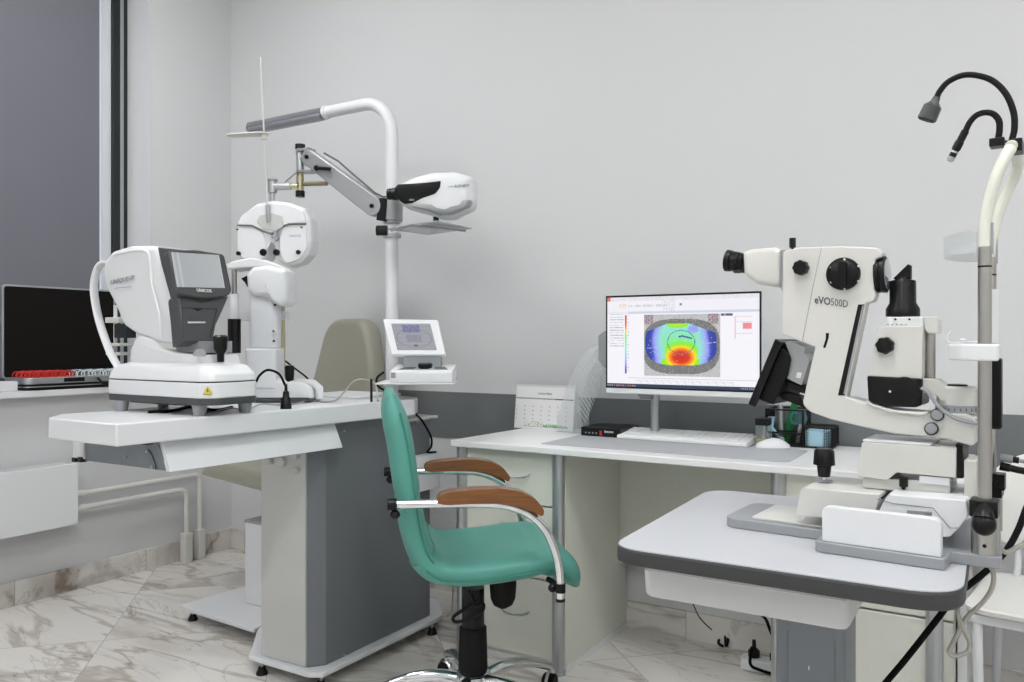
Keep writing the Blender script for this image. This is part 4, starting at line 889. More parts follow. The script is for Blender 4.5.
# forehead rest arch on the patient side
HXp = ax0-.02
pts = [PY(a, b, AY0+.04) for a, b in ((107, 262), (101, 264), (96.5, 272), (94, 285), (95, 300), (98.5, 318), (104, 336), (111, 354), (119, 368))]
bm = new(); tube(bm, cat(pts, 6), .0135, 12, flat=.5, up=(0, 1, 0)); part('forehead_arch', bm, 'white', t, ang=60)
FYY = AY0+.2
bm = new(); a, b = PY(114, 305, FYY), PY(114, 372, FYY); box(bm, W, a.x-.003, a.x+.003, FYY, FYY+.01, b.z, a.z); part('chin_rest_post', bm, 'white', t)
bm = new(); box(bm, W, PY(110.5, 320, FYY).x, PY(124, 320, FYY).x, FYY-.02, FYY+.02, PY(112, 323, FYY).z, PY(112, 317.5, FYY).z); part('chin_rest', bm, 'warm', t, bev=.002)
for yy in (344, 353): bm = new(); box(bm, W, a.x, PY(128, yy, FYY).x, FYY-.03, FYY+.03, PY(114, yy+2, FYY).z, PY(114, yy-1, FYY).z); part('support_shelf', bm, 'warm', t, bev=.002)
bm = new(); box(bm, W, PY(117, 320, FYY).x, PY(128, 320, FYY).x, FYY-.01, FYY+.03, PY(117, 338, FYY).z, PY(117, 324, FYY).z); part('chin_motor', bm, 'dark', t)
# ------------------------------------------------------------------ keratometer (ophthalmometer)
VD = 2.72; vo = PD(266, 402, VD); VF = Fr(vo.x, vo.y, TZ, 31.4)
t = OM = thing('keratometer', tuple(VF.o), 'white column keratometer behind the autorefractor on the unit table', 'keratometer')
V = lambda pts, y=0: VF.pyl(pts, y)
bm = new(); slab(bm, VF, fil([(VF.py(252, 400, -.05)[0], -.07), (VF.py(311, 400, -.05)[0], -.07), (VF.py(313, 400, -.05)[0], .09), (VF.py(252, 400, -.05)[0], .09)], .03), .0005, .012); part('base_plate', bm, 'charcoal', t, bev=.002)
bm = new(); puff(bm, VF, fil(V([(250, 399), (250, 383), (262, 378), (285, 379), (304, 382), (312, 388), (313, 399)], -.05), .01), -.055, .075, .015); part('base', bm, 'white', t, ang=60)
bm = new(); tube(bm, [VF.w(*(lambda q: (q[0], -.03, q[1]))(VF.py(a, b, -.03))) for a, b in ((294, 383), (306, 383), (314, 384), (319, 388), (320, 399))], .014, 12, flat=.8); part('rail_guard', bm, 'white', t, ang=60)
q0, q1 = VF.py(250, 382, 0), VF.py(281, 348.5, 0); bm = new(); slab(bm, VF, fil([(q0[0], -.06), (q1[0], -.06), (q1[0], .05), (q0[0], .05)], .015), q0[1]-.02, q1[1]); part('lower_housing', bm, 'white', t, bev=.005)
q0, q1 = VF.py(253, 348, 0), VF.py(279.5, 290, 0); bm = new(); slab(bm, VF, fil([(q0[0], -.05), (q1[0], -.05), (q1[0], .04), (q0[0], .04)], .02), q0[1], q1[1]); clm = part('column', bm, 'wmetal', t, bev=.003)
bm = new()
for a, b in ((275, 305), (274, 341)): p = VF.py(a, b, -.05); cyl(bm, VF.w(p[0], -.048, p[1]), VF.w(p[0], -.053, p[1]), .004, seg=10)
part('set_screw', bm, 'black', clm)
p = VF.py(273.5, 331, -.05); bm = new(); plate(bm, VF, [(p[0]+.013*math.cos(a), p[1]+.009*math.sin(a)) for a in [2*math.pi*i/20 for i in range(20)]], -.0515, -.049); part('badge', bm, 'white', clm)
bm = new(); plate(bm, VF, [(p[0]-.005, p[1]-.003), (p[0]+.005, p[1]-.003), (p[0], p[1]+.005)], -.0525, -.051); part('badge_mark', bm, 'print', clm)
# head : horizontal barrel + hood
bm = new(); pl = fil(V([(250, 275), (256, 268), (272, 266), (289, 271), (290, 286), (289, 302), (284, 307), (277, 304), (274, 298), (256, 296), (251, 291)], -.03), .008); puff(bm, VF, pl, -.075, .07, .02); part('head', bm, 'white', t, ang=60)
bm = new(); lathe(bm, [(.001, 0), (.040, 0), (.050, .012), (.050, .05), (.001, .05)], VF.w(VF.py(278, 287, -.03)[0]+.008, -.055, VF.py(278, 287, -.03)[1]), VF.w(-.5, .8, 0)-VF.w(0, 0, 0), seg=30); part('side_drum', bm, 'wmetal', t)
a = V([(232, 266), (240, 262.5), (256, 259.5), (272, 262), (286, 268), (291, 272), (284, 273), (268, 268.5), (252, 269), (240, 270.5), (233, 271)], 0)
bm = new(); plate(bm, VF, a, -.06, .05); part('hood', bm, 'white', t, bev=.005)
bm = new(); ax = VF.py(245, 280, 0); pl = V([(243, 279), (249, 276), (249, 287), (247, 283)], 0); plate(bm, VF, pl, -.02, .02); part('eyepiece', bm, 'black', t)
def rod(px, py0, py1, r, m, nm, y=.02, lab=None):
    a, b = VF.py(px, py0, y), VF.py(px, py1, y); bm = new(); cyl(bm, VF.w(a[0], y, a[1]), VF.w(a[0], y, b[1]), r, seg=18); return part(nm, bm, m, t, label=lab)
rod(234.3, 362, 270, .0085, 'steel', 'chin_rest_post', -.02); rod(234.3, 320, 294, .0145, 'white', 'post_sleeve', -.02); rod(234.3, 353, 319, .0215, 'black', 'post_grip', -.02)
rod(282.5, 384, 297, .0095, 'brass', 'rear_post', .07)
p = VF.py(280, 320, .05); q_ = VF.py(286.5, 311, .05); bm = new(); box(bm, VF, p[0], q_[0], .045, .1, p[1], q_[1]); part('post_clip', bm, 'white', t, bev=.001)
p = VF.py(240, 321, 0); q_ = VF.py(253, 311, 0); bm = new(); box(bm, VF, p[0], q_[0], -.015, .01, p[1], q_[1]); part('cross_bar', bm, 'wmetal', t, bev=.002)
p = VF.py(289.5, 385, -.04); q_ = VF.py(289.5, 365.5, -.04); bm = new(); lathe(bm, [(.001, 0), (.013, .001), (.0165, (q_[1]-p[1])*.9), (.014, q_[1]-p[1]), (.001, q_[1]-p[1]+.001)], VF.w(p[0], -.04, p[1]), seg=20); part('joystick', bm, 'black', t)
# plug standing on the table and cables
p = PZ(286, 409, TZ); bm = new(); lathe(bm, [(.001, .0005), (.017, .0008), (.015, .03), (.010, .036), (.009, .052), (.005, .055), (.004, .075), (.001, .076)], p, seg=18); o = part('power_plug', bm, 'black', None); tag(o, 'black plug standing upright at the edge of the unit table', 'plug')
def cable(pts, r, m, lab, nm='cable', smooth=6, cat_='cable'):
    bm = new(); tube(bm, cat(pts, smooth), r, 8); o = part(nm, bm, m, None); return tag(o, lab, cat_)
cable([p+Vector((0, 0, .07)), PD(285, 385, 2.6), PD(279, 374, 2.55), PD(268, 370, 2.5), PD(260, 375, 2.48), PD(256, 382, 2.46)], .004, 'cable', 'short black cable arching from the upright plug to the autorefractor')
zT = TZ+.004
cable([PZ(216, 411, zT), PZ(232, 408, zT), PZ(246, 410, zT), PZ(262, 404, zT), PZ(285, 405, zT), PZ(310, 401, zT), PZ(325, 402, zT)], .0022, 'castgrey', 'thin grey cable winding along the unit table')
cable([PZ(148, 412, zT), PZ(170, 411, zT), PZ(190, 407, zT), PZ(215, 410, zT), PZ(232, 407, zT)], .0045, 'cable', 'black cable coiled under the autorefractor')
cable([PZ(325, 402, zT), PZ(336, 400, zT), PD(345, 391, 2.8), PD(354, 381, 2.8), PD(364, 379.5, 2.8), PD(374, 383, 2.78), PD(377, 391, 2.76), PZ(378, 401, zT)], .003, 'gcable', 'pale grey cable looping up over the back of the unit table')
a = PZ(371.5, 402, zT); bm = new(); tube(bm, [a, a+Vector((-.01, .01, .075))], .004, 8); o = part('stylus', bm, 'black', None); tag(o, 'black pen standing on the unit table behind the green chair', 'pen')
cable([PD(284, 360, 2.9), PD(297, 370, 2.95), PD(308, 379, 3.0), PZ(316, 392, zT)], .0035, 'cable', 'straight black cable running from the keratometer post down to the table')
bm = new(); tube(bm, cat([PX(416, 414, UX+.012), PX(423, 422, UX+.02), PX(431, 437, UX+.02), PX(431, 447, UX+.02), PX(427, 452, UX+.03), PX(436, 452, UX+.045)], 6), .004, 8); part('power_lead', bm, 'cable', U)
cable([PD(384, 372, 2.95), PD(377, 378, 2.95), PD(378, 386, 3.0), PD(388, 392, 3.05), PD(398, 397, 3.08)], .004, 'cable', 'dark cable looping below the control console')
# ------------------------------------------------------------------ patient chair
sc0 = Vector((-2.50, 2.69)); CA = -14.0
CF = Fr(-2.52, 2.70, 0, CA)      # x to the right of the sitter's back, -y is forward
t = thing('patient_chair', (-2.45, 2.4, 0), 'olive grey padded examination chair behind the unit table', 'chair')
def bk(z):  # half width at height
    return None
zt = CF.py(350, 318.5, -.03)[1]
w0 = PD(306, 391, 3.45); wl_ = CF.py(305, 391, -.04)[0]; wt_ = CF.py(327, 322, -.04)[0]; wr_ = .24
bo = fil([(wl_-.12, .52), (wr_+.03, .52), (wr_, 1.0), (wr_-.05, zt), (wt_-.012, zt)], [.04, .04, .05, .09, .10], 8)
bm = new(); puff(bm, CF, bo, -.04, .05, .03, 6); part('backrest', bm, 'olive', t, ang=60)
s0l = Vector((CF.py(200.5, 470, -.5)[0], 0, 0))
bm = new(); so = fil([(s0l.x, -.51), (.25, -.51), (.25, -.06), (s0l.x+.0, -.06)], .07, 8)
rings = []
for z, e in ((.512, -.014), (.516, -.003), (.528, 0), (.57, -.002), (.582, -.008), (.588, -.03)):
    c = cen(so); rings.append([CF.w(c[0]+(x-c[0])*(1+e/.25), c[1]+(y-c[1])*(1+e/.28), z) for x, y in so])
loft(bm, rings); part('seat', bm, 'olive', t, ang=60)
bm = new(); c = cen(so); sp3 = [CF.w(x, y, .522) for x, y in so]; tube(bm, sp3+[sp3[0]], .004, 6); part('piping', bm, 'olive', t)
bq = PZ(245, 603, .06); bx, by = bq.x, bq.y; hz = PD(250, 519, 3.2).z
bm = new(); box(bm, W, bx, bx+.30, by+.0, by+.24, .061, hz-.01); part('pedestal', bm, 'wmetal', t, bev=.003)
bm = new(); box(bm, W, bx-.002, bx+.302, by-.002, by+.242, hz-.01, hz); part('pedestal_cap', bm, 'castgrey', t)
bm = new(); box(bm, W, bx+.08, bx+.22, by+.06, by+.18, hz, .512); part('lift_column', bm, 'dgrey', t)
bm = new(); tpts = [PZ(179, 605, .06), PZ(262, 631, .06)]
slab(bm, W, fil([(tpts[0].x, tpts[0].y), (-2.31, tpts[1].y), (-2.31, 2.66), (-2.62, 2.66), (-2.75, 2.3)], [.03, .01, .02, .05, .1]), .044, .06); part('foot_plate', bm, 'wmetal', t, bev=.003)
for a, b in ((193, 620),): p = PZ(a, b, 0); lev_foot(p.x, p.y, .044, t)
lev_foot(-2.55, 2.6, .044, t)
bm = new(); box(bm, CF, -.05, .05, -.02, .02, .45, .6); part('back_support', bm, 'dgrey', t)
# floor cables behind the unit
cable([(-1.80, 2.55, .62), (-1.78, 2.6, .45), (-1.80, 2.62, .2), (-1.84, 2.6, .07)], .005, 'cable', 'black cable dropping behind the grey cabinet towards the floor')
cable([PD(461, 415+25, 3.3), PD(466, 470, 3.3), PD(462, 500, 3.3), PD(455, 540, 3.3), PZ(452, 610, .004), PZ(447, 616, .004)], .003, 'gcable', 'thin grey cable hanging between the unit and the desk')
# ================================================================== GREEN CHAIR
GO = PD(473, 600, 2.35); GF = Fr(GO.x, GO.y, 0, 41.3)
t = thing('office_chair', (GO.x, GO.y, 0), 'green leatherette swivel chair with wooden armrests and chrome frame', 'chair')
GY = -.225
path = [GF.py(a, b, GY) for a, b in ((391.5, 395), (396, 415), (402, 440), (406, 465), (409.5, 490), (413, 515), (418, 540), (426, 561), (440, 573.5), (462, 576), (490, 574), (515, 570.5), (535, 567), (552, 565.5), (566, 569), (576, 579), (583, 592))]
cp = cat([Vector((a, 0, b)) for a, b in path], 5)
n_ = len(cp); isplit = 7*5
def hump(k, a, b): return max(0, min(1, (k-a)/(b-a)))
def cush(i0, i1, T, name, caps):
    rings = []
    for i in range(i0, i1+1):
        p = cp[i]; tg = (cp[min(i+1, n_-1)]-cp[max(i-1, 0)]).normalized(); nr = Vector((-tg.z, 0, tg.x))
        e = 1.; 
        if caps[0] and i-i0 < 9: e = math.sin(math.pi/2*min(1, (i-i0+.6)/9.))
        if caps[1] and i1-i < 8: e = min(e, math.sin(math.pi/2*min(1, (i1-i+.6)/8.)))
        wt = .225-.03*hump(i, 25, 0)-.012*hump(i, 62, 80); wt *= (.80+.20*e); th = T*(.25+.75*e)
        seam = 1.
        for si, dp in ((23, .12), (62, .13), (42, .06)):
            if abs(i-si) < 3: seam -= dp*(1-abs(i-si)/3.)
        ring = []
        for k in range(40):
            a = 2*math.pi*k/40; c, s = math.cos(a), math.sin(a)
            yy = wt*math.copysign(abs(c)**.42, c); tt = th*math.copysign(abs(s)**.85, s)*seam*(1-.10*math.cos(yy/wt*math.pi))*(1. if s > 0 else 1.35)
            q = p+nr*tt; ring.append(GF.w(q.x, yy, q.z))
        rings.append(ring)
    bm = new(); loft(bm, rings); o = part(name, bm, 'green', t, ang=75); 
    return o
bk = cush(0, isplit+3, .031, 'backrest', (1, 0)); st = cush(isplit, n_-1, .034, 'seat', (0, 1))
def seamline(i0, i1, side, par, off=0.):
    bm = new(); P = []
    for i in range(i0, i1+1, 2):
        p = cp[i]; wt = .225-.03*hump(i, 25, 0)-.012*hump(i, 62, 80)
        tg = (cp[min(i+1, n_-1)]-cp[max(i-1, 0)]).normalized(); nr = Vector((-tg.z, 0, tg.x)); q = p+nr*off
        P.append(GF.w(q.x, side*(wt*.992), q.z))
    tube(bm, P, .0028, 6); part('piping', bm, 'gseam', par)
for s in (-1, 1): seamline(5, isplit+2, s, bk, .012); seamline(isplit+2, n_-6, s, st, -.016)
def cross(i, par):
    p = cp[i]; wt = .225-.03*hump(i, 25, 0)-.012*hump(i, 62, 80); th = (.031 if par is bk else .034)
    tg = (cp[i+1]-cp[i-1]).normalized(); nr = Vector((-tg.z, 0, tg.x)); P = []
    for k in range(25):
        yy = wt*(-.93+1.86*k/24); c = abs(yy/wt)**(1/.42); sn = math.sqrt(max(0, 1-c*c)); tt = th*sn**.85*(1-.10*math.cos(yy/wt*math.pi))*.885
        q = p+nr*tt+tg*(.012*math.cos(yy/wt*1.5)); P.append(GF.w(q.x, yy, q.z))
    bm = new(); tube(bm, P, .0022, 6); part('stitched_seam', bm, 'gseam', par)
cross(54, st); cross(23, bk)
# chrome arm frames with wooden armrests, mirrored
armp = [GF.py(a, b, -.262) for a, b in ((392, 504.5), (420, 504), (460, 503.5), (495, 504), (515, 508), (532, 516), (545, 529), (553, 545), (558, 562), (560, 577), (560.5, 590))]
wood = fil([GF.py(a, b, -.262) for a, b in ((436.5, 502), (438, 494), (450, 490), (475, 487.5), (500, 487), (520, 490), (534, 497), (543, 509), (541, 515.5), (533, 511), (517, 505), (498, 502), (470, 502.5), (445, 503.5))], .01, 3)
for s in (-1, 1):
    yo = .262*s
    pts = cat([GF.w(a, yo, b) for a, b in armp], 5); bm = new(); tube(bm, pts, .0115, 14); fr_ = part('arm_tube', bm, 'chrome', t, ang=70)
    bm = new(); plate(bm, GF, wood, yo-.024, yo+.024); part('armrest', bm, 'wood', t, bev=.008, seg=4)
    a0 = armp[0]; bm = new(); cyl(bm, GF.w(a0[0]-.012, yo, a0[1]), GF.w(a0[0]+.012, yo, a0[1]), .0155, seg=18); cyl(bm, GF.w(a0[0], yo, a0[1]), GF.w(a0[0], yo-s*.045, a0[1]), .009); part('rear_clamp', bm, 'black', t, bev=.002)
    bm = new(); ell(bm, GF.w(a0[0]+.008, yo, a0[1]-.026), .013, .01, .012, GF); cyl(bm, GF.w(a0[0]+.008, yo, a0[1]-.02), GF.w(a0[0]+.008, yo, a0[1]), .005); part('clamp_knob', bm, 'black', t)
    e = armp[-1]; bm = new(); cyl(bm, GF.w(e[0], yo, e[1]+.018), GF.w(e[0], yo, e[1]-.006), .0135); cyl(bm, GF.w(e[0], yo, e[1]-.022), GF.w(e[0], yo, e[1]-.03), .0125); cyl(bm, GF.w(e[0], yo, e[1]+.008), GF.w(e[0]-.02, yo-s*.06, e[1]+.012), .008); ell(bm, GF.w(e[0]-.018, yo-s*.015, e[1]+.002), .012, .012, .012, GF); part('front_clamp', bm, 'black', t)
    bm = new(); cyl(bm, GF.w(e[0], yo, e[1]-.004), GF.w(e[0], yo, e[1]-.026), .0115); part('tube_end', bm, 'chrome', t)
# mechanism, gas lift, base
zs0 = GF.py(473, 587, 0)[1]; z1 = GF.py(473, 627, 0)[1]; z2 = GF.py(473, 671, 0)[1]
bm = new(); sz_ = GF.py(462, 574.5, GY)[1]-.034; box(bm, GF, -.07, .1, -.05, .05, sz_-.010, sz_+.02); part('seat_mechanism', bm, 'black', t, bev=.003)
bm = new(); lathe(bm, [(.001, 0), (.033, 0), (.033, zs0-z1), (.001, zs0-z1)], GF.w(0, 0, z1), seg=28); part('gas_lift_upper', bm, 'black', t)
bm = new(); lathe(bm, [(.001, 0), (.041, 0), (.041, .006), (.043, .008), (.040, z1-z2), (.036, z1-z2+.004), (.001, z1-z2+.004)], GF.w(0, 0, z2), seg=28); part('gas_lift_cover', bm, 'blackm', t)
a = GF.py(503, 580, -.02); b = GF.py(503, 608, -.02); bm = new(); rings = []
for k, (s, e) in enumerate(((0, .9), (.3, 1), (.7, .92), (.9, .7), (1., .25))): rings.append([GF.w(a[0]+.04*e*math.cos(q), -.02+.035*e*math.sin(q), a[1]+.02+(b[1]-a[1]-.02)*s) for q in [2*math.pi*i/20 for i in range(20)]])
loft(bm, rings); part('tension_knob', bm, 'blackm', t, ang=60)
lv = [GF.w(GF.py(p[0], p[1], -.05)[0], yy, GF.py(p[0], p[1], -.05)[1]) for p, yy in (((470, 592), -.03), ((476, 606), -.05), ((483, 603), -.06), ((480, 610), -.075), ((466, 616), -.08), ((455, 619.5), -.07), ((453, 616), -.06), ((462, 610), -.055), ((474, 604), -.05))]
bm = new(); tube(bm, cat(lv, 6), .005, 8); part('height_lever', bm, 'black', t)
bm = new(); lathe(bm, [(.001, -.05), (.045, -.05), (.052, -.03), (.052, -.004), (.044, .002), (.001, .003)], GF.w(0, 0, z2), seg=28); part('base_hub', bm, 'chrome', t)
for k in range(5):
    a = math.radians(28+72*k); dx, dy = math.cos(a), math.sin(a)
    P = [GF.w(dx*r, dy*r, z) for r, z in ((.03, z2-.025), (.1, z2-.012), (.18, z2-.018), (.25, z2-.04), (.295, z2-.06))]
    bm = new(); tube(bm, cat(P, 5), [.022-.0005*i for i in range(21)], 14, flat=.9); lg = part('base_leg', bm, 'chrome', t, ang=70)
    c = GF.w(dx*.295, dy*.295, 0); sd = Vector((-math.sin(a+GF.a+.5), math.cos(a+GF.a+.5), 0)); bm = new()
    for s in (-1, 1): lathe(bm, [(.001, 0), (.022, 0), (.026, .004), (.026, .012), (.022, .016), (.001, .016)], c+Vector((0, 0, .0265))+sd*(s*.012-.008), sd, seg=22)
    part('castor', bm, 'blackm', lg)
    bm = new(); cyl(bm, c+Vector((0, 0, .03)), c+Vector((0, 0, z2-.06)), .008); tube(bm, [c+Vector((0, 0, .0265))+(Vector((sd.y, -sd.x, 0))*math.cos(q)+Vector((0, 0, 1))*math.sin(q))*.030 for q in [math.pi*i/12 for i in range(13)]], .006, 8, flat=2.2); part('castor_hood', bm, 'chrome', lg)
# ================================================================== SLIT LAMP TABLE
t = thing('slit_lamp_table', (-.34, 1.7, 0), 'white topped table with dark grey edge carrying the eye microscope', 'table')
TP = .72
tb = fil([(-.642, 2.03), (-.624, 1.366), (-.048, 1.366), (-.052, 2.03)], [.07, .06, .085, .08], 10)
c_ = cen(tb)
bm = new(); slab(bm, W, tb, TP-.032, TP-.0012); part('edge_band', bm, 'edge', t, bev=.006)
bm = new(); slab(bm, W, [(c_[0]+(x-c_[0])*.993, c_[1]+(y-c_[1])*.993) for x, y in tb], TP-.004, TP); part('tabletop', bm, 'tabletop', t, bev=.001)
DY = 1.47; q0 = PY(641, 567, DY); q1 = PY(648, 598, DY); q2 = PY(845, 631, DY); q3 = PY(850, 600, DY); zb = (q1.z+q2.z)/2; zt = TP-.0335
bm = new(); lip = .0
def dring(z, e, r=.02): return [Vector((x, y, z)) for x, y in fil([(q0.x+e, DY+e), (q3.x-e, DY+e), (q3.x-e, DY+.32-e), (q0.x+e, DY+.32-e)], r, 5)]
loft(bm, [dring(zb, .007), dring(zb+.006, .003), dring((zb+zt)/2, .0015), dring(zt-.004, 0), dring(zt, 0)]); part('drawer', bm, 'translucent', t, ang=40, label='frosted white plastic drawer')
bm = new(); tube(bm, [Vector((q0.x+.008, DY+.0012, zb+.052)), Vector((q3.x-.008, DY+.0012, zb+.052))], .0016, 6); part('drawer_rib', bm, 'white', t)
cx0, cx1 = PY(775.5, 650, 1.66).x, PY(845, 650, 1.66).x
bm = new(); slab(bm, W, fil([(cx0, 1.66), (cx1, 1.66), (cx1, 1.80), (cx0, 1.80)], .008), .05, TP-.033); cl_ = part('column', bm, 'dgrey2', t, bev=.002)
bm = new(); d_ = (cx1-cx0)
for f in (.18, .86): box(bm, W, cx0+d_*f-.001, cx0+d_*f+.001, 1.6588, 1.6602, .06, TP-.2)
part('column_groove', bm, 'dgrey', cl_)
p = PY(809, 668, 1.6598); bm = new(); box(bm, W, p.x-.001, p.x+.001, 1.659, 1.6602, p.z-.004, p.z+.004); part('column_mark', bm, 'white', cl_)
bm = new(); slab(bm, W, fil([(-.60, 1.45), (-.08, 1.45), (-.08, 1.52), (-.26, 1.60), (-.26, 1.86), (-.08, 1.94), (-.08, 2.0), (-.60, 2.0), (-.60, 1.94), (-.42, 1.86), (-.42, 1.60), (-.60, 1.52)], .02), .0005, .05); part('foot_frame', bm, 'wmetal', t, bev=.006)
# ================================================================== SLIT LAMP MICROSCOPE
SF = Fr(-.017, 1.684, TP, -4.6)
t = SL = thing('slit_lamp_microscope', tuple(SF.w(-.25, 0, 0)), 'ivory and black eye examination microscope with screen on the dark edged table', 'microscope')
S = lambda pts, y=-.05: SF.pyl(pts, y)
def SZ(px, py, z): return SF.pz(px, py, z)
xa_, ya_ = SZ(728, 527.6, 0); _, ya2 = SZ(800, 537.8, 0); xb_, yb_ = SZ(813.4, 551.9, 0); _, yb2 = SZ(900, 564.6, 0); xc_, _ = SZ(946, 571, 0); xd_, yd_ = SZ(1003, 569, 0); xa_ -= .012
y1, y2, y3 = -(ya_+ya2)/2, -(yb_+yb2)/2, .125
PH_ = .02
half = [(xa_, -y1), (xb_, -y1), (xb_, -y2), (xc_, -y2), (xc_, -y3), (max(.014, xd_), -y3)]
poly = half+[(min(x, .004), -y) for x, y in half[::-1]]
bm = new(); slab(bm, SF, fil(poly, [.035, .006, .014, .012, .006, .02, .02, .006, .012, .014, .006, .035], 6), .0006, PH_); part('base_plate', bm, 'castgrey', t, bev=.002)
bm = new(); u0 = SZ(744, 521, PH_+.003)[0]; slab(bm, SF, [(u0, -y1+.02), (-.09, -y1+.02), (-.09, y1-.02), (u0+.0, y1-.02)], PH_, PH_+.004); part('slide_plate', bm, 'warm', t, bev=.001)
# rail guards
g0, g1 = SF.py(822, 541, -y2+.006), SF.py(941, 556, -y2+.006); gh = SF.py(880, 512.5, -y2+.006)[1]
for s in (-1, 1):
    bm = new(); plate(bm, SF, fil([(g0[0], PH_+.0005), (g1[0], PH_+.0005), (g1[0], gh), (g0[0], gh)], [.002, .002, .014, .014]), s*(y2-.006) if s < 0 else y2-.026, -(y2-.026) if s < 0 else y2-.006)
    part('rail_guard', bm, 'white', t, bev=.004)
# sled with joystick
SY = -.095
sl = fil(S([(795, 514.5), (800, 492), (802, 487.5), (880, 494.5), (872, 524)], SY), [.003, .003, .008, 0, 0])
bm = new(); zf = PH_+.006; sl = [(x, max(z, zf)) for x, z in sl]; plate(bm, SF, sl, SY, .075); part('sled_front', bm, 'warm', t, bev=.004)
sr = [(872, 525), (887, 494.5), (966, 500.5), (968.5, 516), (960, 527), (950, 537), (928, 537), (900, 530)]
bm = new(); pr = [(x, max(z, zf)) for x, z in S(sr, SY-.012)]; plate(bm, SF, fil(pr, .004), SY-.012, .09); sr_ = part('sled_rear', bm, 'white', t, bev=.004)
bm = new(); yy = SY-.0125
def sline(pts, r=.0009, y=yy): return [SF.w(a, y, b) for a, b in S(pts, y)]
tube(bm, sline([(877, 499), (893, 503.5), (933, 508), (950, 528), (958, 528)]), .00055, 5); part('groove', bm, 'print', sr_)
bm = new(); plate(bm, SF, S([(907, 510), (932, 512), (932, 524), (907, 522)], yy), yy-.001, yy+.001); part('lock_plate', bm, 'castgrey', sr_)
p = S([(920, 521)], yy)[0]; bm = new(); lathe(bm, [(.0115, 0), (.0115, .004), (.001, .005)], SF.w(p[0], yy, p[1]), SF.w(0, -1, 0)-SF.w(0, 0, 0)); p2 = S([(928.5, 512.5)], yy)[0]; part('lock_dial', bm, 'alu', sr_)
bm = new(); p2 = S([(928.5, 512)], yy)[0]; lathe(bm, [(.003, 0), (.003, .004), (.001, .005)], SF.w(p2[0], yy, p2[1]), SF.w(0, -1, 0)-SF.w(0, 0, 0)); part('lock_pin', bm, 'alu', sr_)
bm = new(); plate(bm, SF, S([(880.5, 498), (887.5, 492.5), (889, 493.5), (882, 499.5)], SY-.013), SY-.0135, SY); part('seam_slot', bm, 'black', t)  # black strip at the seam between the two sled parts
ztop = S([(840, 490)], SY)[0][1]; c = SF.pz(824, 481, ztop)
J = SF.w(c[0], c[1], ztop); k = (J-Vector((0, 0, HC))).dot(Vector((FX, FY, 0)))/FP
bm = new(); lathe(bm, [(.001, 0), (8*k, 0), (8*k, .8*k), (5*k, 1.2*k), (.001, 1.2*k)], J, seg=26); part('joystick_recess', bm, 'castgrey', t)
bm = new(); lathe(bm, [(.001, 0), (2.6*k, 0), (2.6*k, 5*k), (.001, 5*k)], J, seg=16); part('joystick_shaft', bm, 'chrome', t)
bm = new(); lathe(bm, [(.001, 4*k), (5.5*k, 4.5*k), (6.8*k, 15.5*k), (10.2*k, 16.5*k), (9.4*k, 30*k), (7.5*k, 32.5*k), (.001, 33*k)], J, seg=36, flute=.025, nf=9); part('joystick_grip', bm, 'black', t)
ztop2 = S([(930, 498)], SY-.012)[0][1]; c = SF.pz(903.5, 489.5, ztop2); J2 = SF.w(c[0], c[1], ztop2)
bm = new(); lathe(bm, [(.001, 0), (.003, 0), (.004, .005), (.0075, .006), (.0075, .022), (.001, .022)], J2, seg=16); part('lock_screw', bm, 'black', t)
# tower block
TY = -.055
lo = S([(863, 478), (950, 482), (950, 500), (863, 500)], TY+.012); lo[2] = (lo[2][0], ztop2-.004); lo[3] = (lo[3][0], ztop2-.004)
bm = new(); plate(bm, SF, lo, TY+.012, .05); part('tower_foot', bm, 'warm', t)
tw = S([(862, 442), (956, 448), (956, 478), (897, 472.5), (887, 480.5), (857, 476.5)], TY)
bm = new(); plate(bm, SF, fil(tw, [.004, .002, 0, 0, .001, .004]), TY, .06); tow = part('tower_block', bm, 'warm', t, bev=.002)
bm = new(); tube(bm, [SF.w(a, TY-.0005, b) for a, b in S([(932, 444), (945, 446), (955, 447.5)], TY-.0005)], .0007, 5); part('groove', bm, 'castgrey', tow)
bm = new(); plate(bm, SF, S([(919, 476), (949, 478.5), (949, 486), (919, 483)], TY+.0), TY+.004, TY+.03); part('white_bar', bm, 'white', t)
c1, c2 = S([(862.5, 441.5), (931, 444)], TY); bm = new(); zc_ = c1[1]
slab(bm, SF, [(c1[0], TY+.002), (c2[0], TY+.002), (c2[0], .055), (c1[0], .055)], zc_, zc_+.004); part('tower_cover', bm, 'white', t, bev=.001)
bm = new(); q_ = S([(964, 460), (976, 461), (976, 512), (964, 511)], -.06); plate(bm, SF, q_, -.06, .02); part('bearing_block', bm, 'warm', t, bev=.002)
bm = new(); q_ = S([(956, 444), (963, 445), (963, 478), (957, 478)], -.04); plate(bm, SF, q_, -.045, .04); part('tilt_joint', bm, 'black', t)
